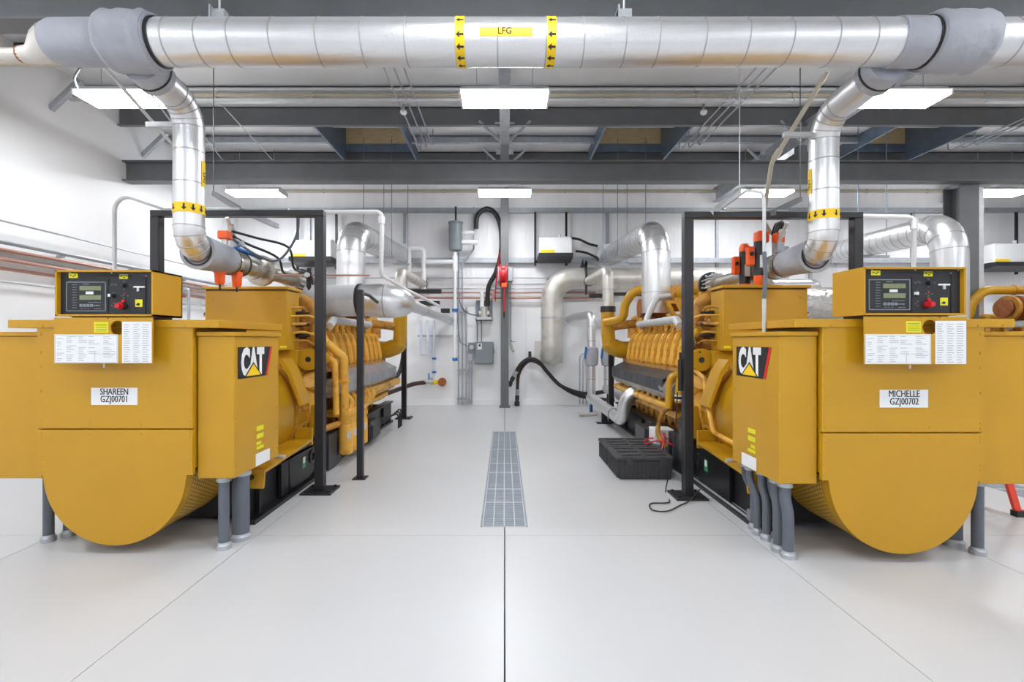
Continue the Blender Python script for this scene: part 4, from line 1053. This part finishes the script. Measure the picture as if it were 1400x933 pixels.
# flow transmitter with plate
o = at(662, 437, WY); t = T('flow_transmitter', o, 'silver transmitter on a grey plate with white pipe above', 'transmitter')
B().box(-.19, .19, .06, .13, -.02, .46).build('back_plate', BOXG, t)
b = B().box(-.17, .17, -.12, .06, 0, .06); b.build('tray', GALVW, t)
b = B().cyl((0, -.04, .06), (0, -.04, .30), .09, n=16); b.cyl((-.12, -.04, .15), (.12, -.04, .15), .06, n=12); b.build('body', STNL, t)
B().cyl((-.05, -.04, .28), (-.05, -.04, .64), .05, n=12).build('white_pipe', PVC, t)
B().tube(smooth_curve([(-.1, -.05, .1), (-.35, -.03, .14), (-.52, -.02, .3), (-.58, 0, .5), (-.56, 0, .6)]), .014, 0, 7).build('cable', GCON, t)
# hose over the column
P = [(651, 312), (653, 294), (666, 285), (679, 294), (685, 315), (685, 345), (678, 372), (668, 392), (666.5, 418)]
B().tube(smooth_curve([at(a, b_, 11.12) for a, b_ in P]), .055, 0, 10).build('black_hose', RUB, label='thick black hose looping high and down behind the aisle column', cat='hose')
P = [(684, 345), (680, 372), (677.5, 395), (677, 412)]
B().tube(smooth_curve([at(a, b_, 11.05) for a, b_ in P]), .016, 0, 7).build('red_hose', RED, label='thin red hose hanging beside the thick black hose', cat='hose')
# hose reel on the column
o = Vector((-.03, 10.70, 2.72)); t = T('hose_reel', o, 'red hose reel mounted on the grey aisle column', 'hose reel')
B().prof((-.08, 0, .24), (9, 0, .24), [(0, .23), (.01, .25), (.03, .25), (.04, .17), (.12, .17), (.13, .25), (.15, .25), (.16, .23)], 28).build('drum', RED, t)
B().box(.09, .22, -.06, .12, .10, .40).build('motor_housing', GALV, t, bev=.02); b = B().box(-.12, -.09, -.06, .12, .1, .42); b.box(-.12, .2, .12, .155, .05, .45); b.build('bracket', GALV, t)
B().box(-.04, .08, -.26, -.12, -.06, .04).build('hose_guide', ORG, t, bev=.01)
B().cyl((.02, -.2, -.05), (.02, -.2, -.58), .018, n=8).build('hose', RED, t); B().cyl((.02, -.2, -.58), (.02, -.2, -.72), .022, n=8).build('nozzle', RUB, t)
# air drop beside column
t = T('air_drop_pipe', at(699, 470, WY), 'thin grey air line with a blow nozzle right of the column', 'pipe'); o = at(699, 470, WY)
B().tube([at(690, 376, WY)-o, at(698, 376, WY)-o, at(698, 468, WY)-o], .017, .05, 8).build('pipe', GALV, t)
B().cyl(at(698, 468, WY)-o, at(702, 480, WY-.15)-o, .022, .03, 10).build('nozzle', STNL, t); B().bar(at(698, 467, WY-.03)-o, at(705, 467, WY-.05)-o, .02, .012).build('valve_handle', BLUE, t)
B().box(-.04, .02, -.02, .13, .05, .09).build('pipe_clip', GALV, t); B().box(-.04, .02, -.02, .13, .9, .94).build('pipe_clip', GALV, t)
# sample tubes on the left part of the wall
st = at(600, 459, WY)
B().bar(at(571, 459, WY+.05), at(627, 459, WY+.05), .05, .04).build('tube_strut', GALV, label='horizontal steel strut holding the pale drain tubes', cat='strut')
for k, (px, y0, y1) in enumerate(((575.5, 438, 481), (585, 438, 481), (593.5, 438, 522))):
    t = T('drain_tube', at(px, y1, WY-.03), 'pale clear drain tube on the strut, %s' % ['nearest the black post', 'middle of the three', 'longest with two blue fittings'][k], 'tube', 'pale drain tubes')
    B().cyl((0, 0, 0), (0, 0, at(px, y0, WY).z-at(px, y1, WY).z), .032, n=10).build('tube', CLRB, t)
    if k == 2:
        for y in (490, 508.5): B().cyl((0, 0, at(0, y+1.5, WY).z-at(0, y1, WY).z), (0, 0, at(0, y-1.5, WY).z-at(0, y1, WY).z), .05, n=10).build('blue_fitting', BLUE, t)
    if k == 0: B().tube([(0, 0, 0), (0, 0, -.05), (.17, 0, -.05), (.17, 0, 0)], .03, .04, 8).build('return_bend', CLRB, t)
t = T('wall_valve', at(590, 522, WY), 'brass and yellow wall valve with a blue handle at the hose end', 'valve')
B().cyl((-.17, 0, 0), (.04, 0, 0), .05, n=12).build('body', STNL, t); B().prof((.02, 0, 0), (9, 0, 0), [(0, .045), (.05, .075), (.09, .045), (.24, .03)], 14).build('yellow_fitting', TAG, t)
B().prof((.25, -.06, 0), (.25, 9, 0), [(0, .04), (.0, .1), (.05, .1), (.17, .05)], 18).build('wall_rosette', BRN, t); B().bar((-.06, 0, .05), (-.06, 0, .20), .03, .02).build('handle', BLUE, t); B().cyl((.0, 0, -.07), (.0, 0, .1), .028, n=10).build('stem', STNL, t)
P = [at(582, 522.5, WY), at(565, 525, 11.1), at(545, 532, 10.8), at(520, 541, 10.0)]
B().tube(smooth_curve(P), .05, 0, 10).build('brown_hose', RUBR, label='dark brown hose from the yellow wall valve to the wall side engine', cat='hose')
P = [at(552, 480, 10.4), at(548, 503, 10.4), at(538, 522, 10.1), at(526, 534, 9.6)]
B().tube(smooth_curve(P), .045, 0, 10).build('black_hose', RUB, label='black hose slanting down behind the far black post', cat='hose')
# copper and grey lines along the walls
for k, (zz, m, r, lab) in enumerate(((2.62, COPR, .02, 'upper copper line along the back wall'), (2.50, COPR, .022, 'lower copper line along the back wall'), (2.72, GALV, .017, 'thin grey line just above the copper lines'), (2.97, GALV, .012, 'thin grey line higher above the copper lines'))):
    x1 = 2.1 if k < 3 else 1.4
    b = B().tube([(XL+.16, 5.0, zz), (XL+.16, YB-.24+.03*k, zz), (x1, YB-.24+.03*k, zz)], r, .12, 8)
    for x in (-5, -3.4, -1.8, -.3, 1.0): b.box(x-.02, x+.02, YB-.26+.03*k, YB-.07, zz-.03, zz-.005)
    b.build('wall_pipe', m, label=lab, cat='pipe')
for k, (zz, m, r, lab) in enumerate(((2.60, GALVW, .055, 'thick pale pipe along the plain white wall'), (2.72, GALV, .02, 'thin grey conduit along the plain white wall above the pale pipe'), (2.40, COPR, .022, 'dull red pipe low along the plain white wall'), (2.24, GALVW, .018, 'thin pale line lowest along the plain white wall'))):
    b = B().tube([(XL+.08, 4.4, zz), (XL+.08, YB-.16, zz)], r, 0, 10)
    for y in (5.5, 6.8, 8.1, 9.4): b.box(XL, XL+.09, y-.02, y+.02, zz-r-.03, zz-r+.005)
    b.build('wall_pipe', m, label=lab, cat='pipe')
# hose pair on a hook by the stainless pipe
o = at(724.5, 492, WY); t = T('hook_bracket', o, 'small black hook bracket on the wall holding the dark hoses', 'bracket')
B().box(-.03, .03, -.06, .13, 0, .20).build('bracket', BLK, t); B().bar((0, -.06, .01), (0, -.14, .03), .05, .03).build('hook_arm', BLK, t)
for k, (P, m) in enumerate((([(700, 519), (707, 506), (714, 496), (724, 490.5), (736, 494), (748, 508), (765, 526), (785, 535), (806, 538), (838, 533)], RUB), ([(707, 545), (707.5, 530), (709, 512), (716, 499), (726, 493), (740, 499), (756, 517), (775, 533), (800, 543), (840, 547)], RUBR))):
    t = T('drain_hose', at(P[0][0], P[0][1], 11.05), ['black hose over the wall hook with its end pointing left', 'brown black hose over the wall hook with its end hanging down'][k], 'hose', 'hoses on the wall hook')
    o = Vector(t.location)
    pp = [at(a, b_, 11.02+.10*k)-o for a, b_ in P]
    B().tube(smooth_curve(pp), .045-.006*k, 0, 10).build('hose', m, t)
    d = (pp[0]-pp[1]).normalized(); B().prof(pp[0]-d*.08, pp[0]+d, [(0, .05), (.10, .05), (.11, .035), (.16, .06), (.24, .06)], 14).build('coupling', BLK, t); B().cyl(pp[0]-d*.22, pp[0]-d*.08, .048, n=10).build('hose_clamp', GALV, t)
# bent conduits by the jacketed water pipes
for k, px in enumerate((792.5, 797, 801.5)):
    B().tube([at(px, 552.5, WY), at(px, 486+4*k, WY), at(px+9, 482+4*k, WY)], .017, .12, 8).build('bent_conduit', GALV, label='%s of three bent grey conduits beside the silver water pipes' % ['leftmost', 'middle', 'rightmost'][k], cat='conduit', group='bent grey conduits')
# jacketed water pipes
def water(X, Y, zlow, ztop, Yn, label, near, wallx):
    t = T('water_pipe', (X, Y, 0), label, 'pipe', 'silver jacketed water pipes')
    B().tube([(wallx-X, YB-.08-Y, ztop-.05), (wallx-X+.1, YB-.35-Y, ztop), (0, 0, ztop), (0, 0, zlow)], .085, .12, 18).build('riser_jacket', ALU, t)
    B().tube([(0, .1, zlow), (0, -.1, zlow), (0, Yn-Y, zlow-.02)]+near, .10, .24, 20, 8).build('run_jacket', ALU, t)
    for z in (.7, 1.5, 1.8): B().ring((0, 0, z), (0, 0, 1), .08, .089, .012, 18).build('seam_band', SEAM, t)
    B().prof((0, 0, 1.0), (0, 0, 9), [(-.02, .09), (0, .13), (.1, .145), (.26, .145), (.36, .13), (.38, .09)], 20).build('valve_jacket', CLOTH, t)
    B().bar((-.15, -.06, 1.14), (-.13, -.1, 1.38), .02, .035).build('valve_handle', BLUE, t)
    B().ring((0, Yn-Y+.25, zlow-.02), (0, 1, 0), .09, .106, .02, 20).build('pipe_band', BLK, t)
    b = B().box(-.05, .05, -1.35, -1.27, 0, zlow-.1); b.box(-.14, .14, -1.38, -1.24, 0, .02); b.box(-.02, .02, -.03, .03, 0, zlow); b.build('pipe_stand', BLK, t)
water(1.815, 10.1, .30, 2.05, 7.75, 'lower silver jacketed water pipe with a large elbow by the ladder side engine', [(0, -2.62, .28), (.06, -2.72, .70), (.36, -2.72, .72)], 1.5)
water(2.16, 10.1, .50, 1.92, 8.25, 'silver jacketed water pipe higher and straight into the ladder side engine', [(.02, -1.95, .52)], 2.2)
t = T('drain_valve', (1.60, 9.6, 0), 'small steel drain valve with blue lever low by the water pipes', 'valve')
B().cyl((-.1, 0, .05), (.24, 0, .05), .035, n=12).build('body', STNL, t); B().cyl((-.12, 0, .05), (-.04, 0, .05), .05, n=12).build('cap', STNL, t); B().bar((.1, 0, .07), (.1, 0, .22), .03, .02).build('lever', BLUE, t); B().box(.0, .06, -.03, .03, 0, .03).build('foot', STNL, t)
for k, (a, b_) in enumerate(((1.6, 9.0), (2.0, 9.5))):
    pass

# ---------------------------------------------------------------- conduits from the floor into the generators
def stub(x, y, r, ztop, label, bend=0.0, m=GCON):
    t = T('power_conduit', (x, y, 0), label, 'conduit', 'grey power conduits')
    B().tube([(0, 0, .03), (0, 0, .30), (-bend*.4, bend*.6, ztop-.12), (-bend*.4, bend*.6, ztop)], r, .25, 16).build('conduit', m, t)
    B().prof((0, 0, 0), (0, 0, 1), [(0, r+.014), (.03, r+.014), (.038, r+.006), (.05, r+.003)], 16).build('floor_collar', GALV, t)
    B().ring((-bend*.4, bend*.6, ztop-.02), (0, 0, 1), r, r+.012, .03, 16).build('bushing', GALV, t)
stub(-2.0, 3.66, .060, .522, 'thick grey conduit rising into the box with the logo on the wall side generator')
stub(-2.03, 3.49, .036, .522, 'thin grey conduit beside the thick one under the wall side logo box')
stub(-3.42, 3.62, .034, .522, 'outer grey conduit under the far side box of the wall side generator')
stub(-3.36, 3.72, .034, .522, 'middle grey conduit under the far side box of the wall side generator')
stub(-3.31, 3.85, .034, .522, 'rearmost grey conduit under the far side box of the wall side generator')
for k, (x, y, r, bd) in enumerate(((1.965, 3.345, .037, 0.03), (1.955, 3.45, .036, .02), (2.01, 3.56, .028, .06), (1.975, 3.64, .030, .05), (1.96, 3.75, .026, .08), (1.985, 3.85, .026, .1))):
    stub(x, y, r, .522, 'grey conduit under the ladder side logo box, %s from the front' % ['first', 'second', 'third', 'fourth', 'fifth', 'sixth'][k], bd)
stub(3.33, 3.40, .035, .522, 'thin grey conduit under the far side box of the ladder side generator')
stub(3.30, 3.56, .06, .522, 'thick grey conduit under the far side box of the ladder side generator')
for k, x in enumerate((2.02, 2.075)):
    B().tube([(x, 3.86, .025), (x, 5.6, .025), (x+.08, 6.0, .025)], .02, .2, 8).build('floor_conduit', GALV, label=['outer thin conduit on the floor along the ladder side skid', 'inner thin conduit on the floor along the ladder side skid'][k], cat='conduit')
B().box(1.99, 2.10, 3.88, 3.98, 0, .12).build('conduit_box', BOXG, label='small grey box on the floor where the skid conduits end', cat='box', bev=.008)

# ---------------------------------------------------------------- overhead conduits near the generators
P = [(-4.0, 4.95, 0), (-4.0, 4.95, 3.03), (-3.45, 4.92, 2.84), (-2.2, 4.92, 2.84)]
B().tube(P, .02, .14, 10).build('bent_conduit', GALVW, label='tall grey conduit arching over to the black frame of the wall side generator', cat='conduit')
B().tube([at(246, 402, 8.6), at(258, 390, 8.6), at(258, 470, 8.6)+Vector((0, 0, -1.4))], .025, .08, 8).build('bent_conduit', GALV, label='short bent conduit standing behind the wall side control panel', cat='conduit')
B().tube([at(283, 291, 6.0), at(523, 289, 6.0), at(521, 376, 6.0), at(556, 396, 7.4), at(600, 418, 9.3)], .025, .08, 10).build('plastic_vent_pipe', PVC, label='white plastic vent pipe running level then dropping beside the wall side silencer', cat='pipe')
B().cyl(at(522, 296, 6.0), at(522, 306, 6.0), .04, n=12).build('pipe_coupling', PVC, label='white coupling on the plastic vent pipe of the wall side generator', cat='fitting')
B().tube([at(985, 291, 6.0), at(1250, 297, 6.0), at(1249, 372, 6.0), at(1238, 392, 6.0), at(1236, 440, 6.0)], .028, .08, 10).build('plastic_vent_pipe', PVC, label='white plastic vent pipe running level then dropping by the bent silver duct', cat='pipe')
B().cyl(at(1249.5, 300, 6.0), at(1249.5, 313, 6.0), .045, n=12).build('pipe_coupling', PVC, label='white coupling on the plastic vent pipe by the bent silver duct', cat='fitting')
t = T('signal_conduit', (1.935, 3.6, 1.565), 'pale conduit arching up from the ladder side logo box to the black frame', 'conduit'); o = Vector(t.location)
B().tube([(0, 0, 0), (0, 0, .25)], .014, 0, 10).build('lower_conduit', GALVW, t)
B().tube([(0, 0, .25), (.012, 0, .42), (0, 0, .60)], .015, .2, 10).build('flexible_section', GCON, t)
B().tube([(0, 0, .60), (0, 0, 1.04), (.05, .35, 1.17), (.115, 1.01, 1.19), (.8, 1.06, 1.19)], .012, .12, 10).build('upper_conduit', GALVW, t)
B().tube([at(1131, 98, 4.45), at(1066, 205, 4.9), at(1055, 222, 4.95), at(1043, 300, 5.2), at(1053, 318, 5.3)], .022, .15, 10).build('sensing_pipe', BEIGE, label='thin brownish pipe slanting down to the orange valves of the ladder side generator', cat='pipe')
t = T('blue_valve', at(1062, 211, 4.95), 'blue lever valve on the thin slanting pipe above the ladder side generator', 'valve'); B().cyl((-.03, 0, -.05), (.03, 0, .05), .032, n=10).build('body', STNL, t); B().bar((.0, -.03, .02), (.05, -.04, .09), .03, .02).build('lever', BLUE, t)
for k, (a, c, m, lab) in enumerate(((at(1011, 262, 5.6), at(972, 291, 4.62), GALVW, 'pale slotted strut slanting to the black frame corner of the ladder side generator'), (at(1056, 291, 4.6), at(1094, 272, 5.3), DGRY, 'dark strut slanting up beside the ladder side silver riser'),
                               (at(292, 264, 5.6), at(334, 290, 4.86), DGRY, 'dark strut slanting over the wall side frame near the silver riser'), (at(345, 294, 4.86), at(379, 309, 5.6), GALV, 'grey strut under the wall side frame toward the valve train'))):
    b = B().bar(a, c, .04, .05); hi = a if a.z > c.z else c
    if k != 3: b.cyl((hi.x, hi.y, hi.z), (hi.x, hi.y, 5.3), .006, n=6)
    b.build('channel_strut', m, label=lab, cat='strut')
for k, (a, c) in enumerate(((at(100, 43, 4.06), at(243, 205, 5.1)), (at(118, 83, 5.0)+Vector((-.3, .1, .9)), at(243, 178, 5.4)))):
    B().cyl(a, c, .016-.008*k, n=8).build('slanting_conduit', GALVW, label=['thick grey conduit slanting behind the bend of the wall side gas drop', 'thin rod slanting behind the bend of the wall side gas drop'][k], cat='conduit')
t = T('air_regulator', (-2.0, 4.93, 2.02), 'black air filter regulator with gauge beside the wall side frame post', 'regulator')
B().prof((0, 0, 0), (0, 0, 1), [(0, .008), (.02, .016), (.03, .024), (.12, .024), (.13, .03), (.18, .03), (.19, .02), (.22, .02)], 12).build('body', BLK, t)
B().cyl((0, -.03, .15), (0, -.055, .15), .025, n=14).build('gauge', GALVW, t); B().cyl((-.35, 0, .155), (.62, 0, .15), .009, n=8).build('copper_tube', COPR, t)
# cables along the fixture by the left wall
B().tube(smooth_curve([at(110, 92, 5.2), at(102, 108, 5.5), at(112, 128, 5.8)]), .012, 0, 7).build('lamp_cable', GCON, label='short curved lamp cable at the lamp beside the plain white wall', cat='cable')

# ---------------------------------------------------------------- drain grates
for ti, tr in enumerate(TR):
    t = T('drain_grate', ((tr[0]+tr[1])/2, tr[2], 0), ['long steel drain grate in the middle of the aisle floor', 'long steel drain grate past the ladder side generator by the ladder'][ti], 'grate', 'floor drain grates')
    w_ = (tr[1]-tr[0])/2; L = tr[3]-tr[2]
    fr = B().box(-w_-.010, -w_, 0, L, -.05, -.001); fr.box(w_, w_+.010, 0, L, -.05, -.001); fr.box(-w_, w_, -.010, 0, -.05, -.001); fr.box(-w_, w_, L, L+.010, -.05, -.001)
    fr.build('edge_frame', GRATE, t)
    cuts = [0, .60, 1.0, 1.62, 2.02, 2.80, L]
    for i in range(6):
        a, c = cuts[i]+.004, cuts[i+1]-.004
        b = B(); n = int((c-a)/.028)
        for k in range(n): y = a+(k+.5)*(c-a)/n; b.box(-w_+.003, w_-.003, y-.0095, y+.0095, -.028, -.003)
        b.build('grate_panel', GRATE, t)
        b = B()
        for k in range(5): x = -w_+.006+(2*w_-.012)*k/4; b.box(x-.004, x+.004, a, c, -.03, -.0015)
        b.box(-w_+.003, w_-.003, a, a+.008, -.03, -.0015); b.box(-w_+.003, w_-.003, c-.008, c, -.03, -.0015)
        b.build('bearing_bars', GALVW, t)

# ---------------------------------------------------------------- battery boxes
for k in range(2):
    Y0 = 5.21+.535*k
    t = T('battery_box', (1.525, Y0+.265, 0), ['black ribbed battery box standing nearest on the aisle floor', 'black ribbed battery box standing behind the nearest one'][k], 'battery box', 'black battery boxes')
    w_, d = .30, .258
    B().prism([(-w_+.02, -d+.012, .0), (w_-.02, -d+.012, 0), (w_, -d, .20), (-w_, -d, .20)], (0, 2*d-.012, 0)).build('tub', CRATE, t, bev=.008)
    rb = B()
    for i in range(12): x = -w_+.045+i*(2*w_-.09)/11; rb.box(x-.009, x+.009, -d-.006, -d+.01, .015, .195)
    for i in range(9): y = -d+.04+i*(2*d-.08)/8; rb.box(-w_-.006, -w_+.02, y-.009, y+.009, .015, .195)
    rb.build('side_ribs', CRATE, t)
    lid = B().box(-w_-.012, w_+.012, -d-.008, d, .20, .245).build('lid', CRATE, t, bev=.012)
    b = B()
    for i in range(3):
        y = -d+.10+i*.16; b.box(-w_+.05, -.03, y-.03, y+.03, .245, .256); b.box(.03, w_-.05, y-.03, y+.03, .245, .256)
    b.box(-.012, .012, -d+.02, d-.02, .245, .253); b.build('lid_ridges', CRATE, lid, bev=.004)
    for s in (-1, 1): B().box(s*.18-.03, s*.18+.03, -d-.016, -d-.004, .17, .25).build('latch', CRATE, t)
for k, P in enumerate(([(1.70, 5.9, .262), (1.78, 5.95, .30), (1.95, 5.8, .33), (2.05, 5.7, .30)], [(1.68, 5.78, .262), (1.80, 5.7, .32), (1.93, 5.62, .30), (2.03, 5.6, .2)], [(1.79, 5.5, .262), (1.83, 5.55, .36), (1.86, 5.65, .42), (1.95, 5.9, .36)])):
    B().tube(smooth_curve(P), .009, 0, 7).build('red_cable', RED, label='red battery cable on the black battery boxes, %s' % ['running flat over the rear box', 'crossing low to the engine', 'standing up in a loop'][k], cat='cable', group='red battery cables')
P = [(1.84, 4.55, .10), (1.72, 4.48, .02), (1.60, 4.38, .012), (1.42, 4.22, .012), (1.30, 4.25, .012), (1.34, 4.42, .012), (1.52, 4.46, .012), (1.60, 4.80, .012), (1.68, 4.80, .4), (1.69, 4.72, 1.0)]
B().tube(smooth_curve(P), .006, 0, 6).build('black_cable', RUB, label='thin black cable looped on the floor at the ladder side frame post', cat='cable')
t = T('cable_plug', (1.695, 4.66, 1.02), 'black cable plug strapped to the ladder side frame post', 'plug'); B().cyl((0, 0, 0), (0, 0, .30), .022, n=10).build('body', RUB, t); B().cyl((0, 0, .30), (0, 0, .37), .012, n=8).build('tip', RUB, t)

# ---------------------------------------------------------------- ladder
t = T('step_ladder', (4.03, 4.35, 0), 'red step ladder standing behind the far side box of the ladder side generator', 'ladder')
for y in (-.22, .22):
    for s in (-1, 1):
        B().bar((s*.04, y*.75, 1.25), (s*.36, y, .03), .05, .03, (0, 1, 0)).build('rail', LRED, t)
        B().box(s*.37-.045, s*.37+.045, y-.03, y+.03, 0, .05).build('rubber_foot', RUB, t)
for k in range(4):
    z = .28+.27*k; xx = .04+.32*(1.25-z)/1.22
    B().box(xx-.05, xx+.05, -.20, .20, z-.012, z+.012).build('tread', GALVW, t)
    B().box(-xx-.015, -xx+.015, -.20, .20, z-.012, z+.012).build('back_brace', GALVW, t)
B().box(-.08, .08, -.18, .18, 1.23, 1.28).build('top_cap', LRED, t)
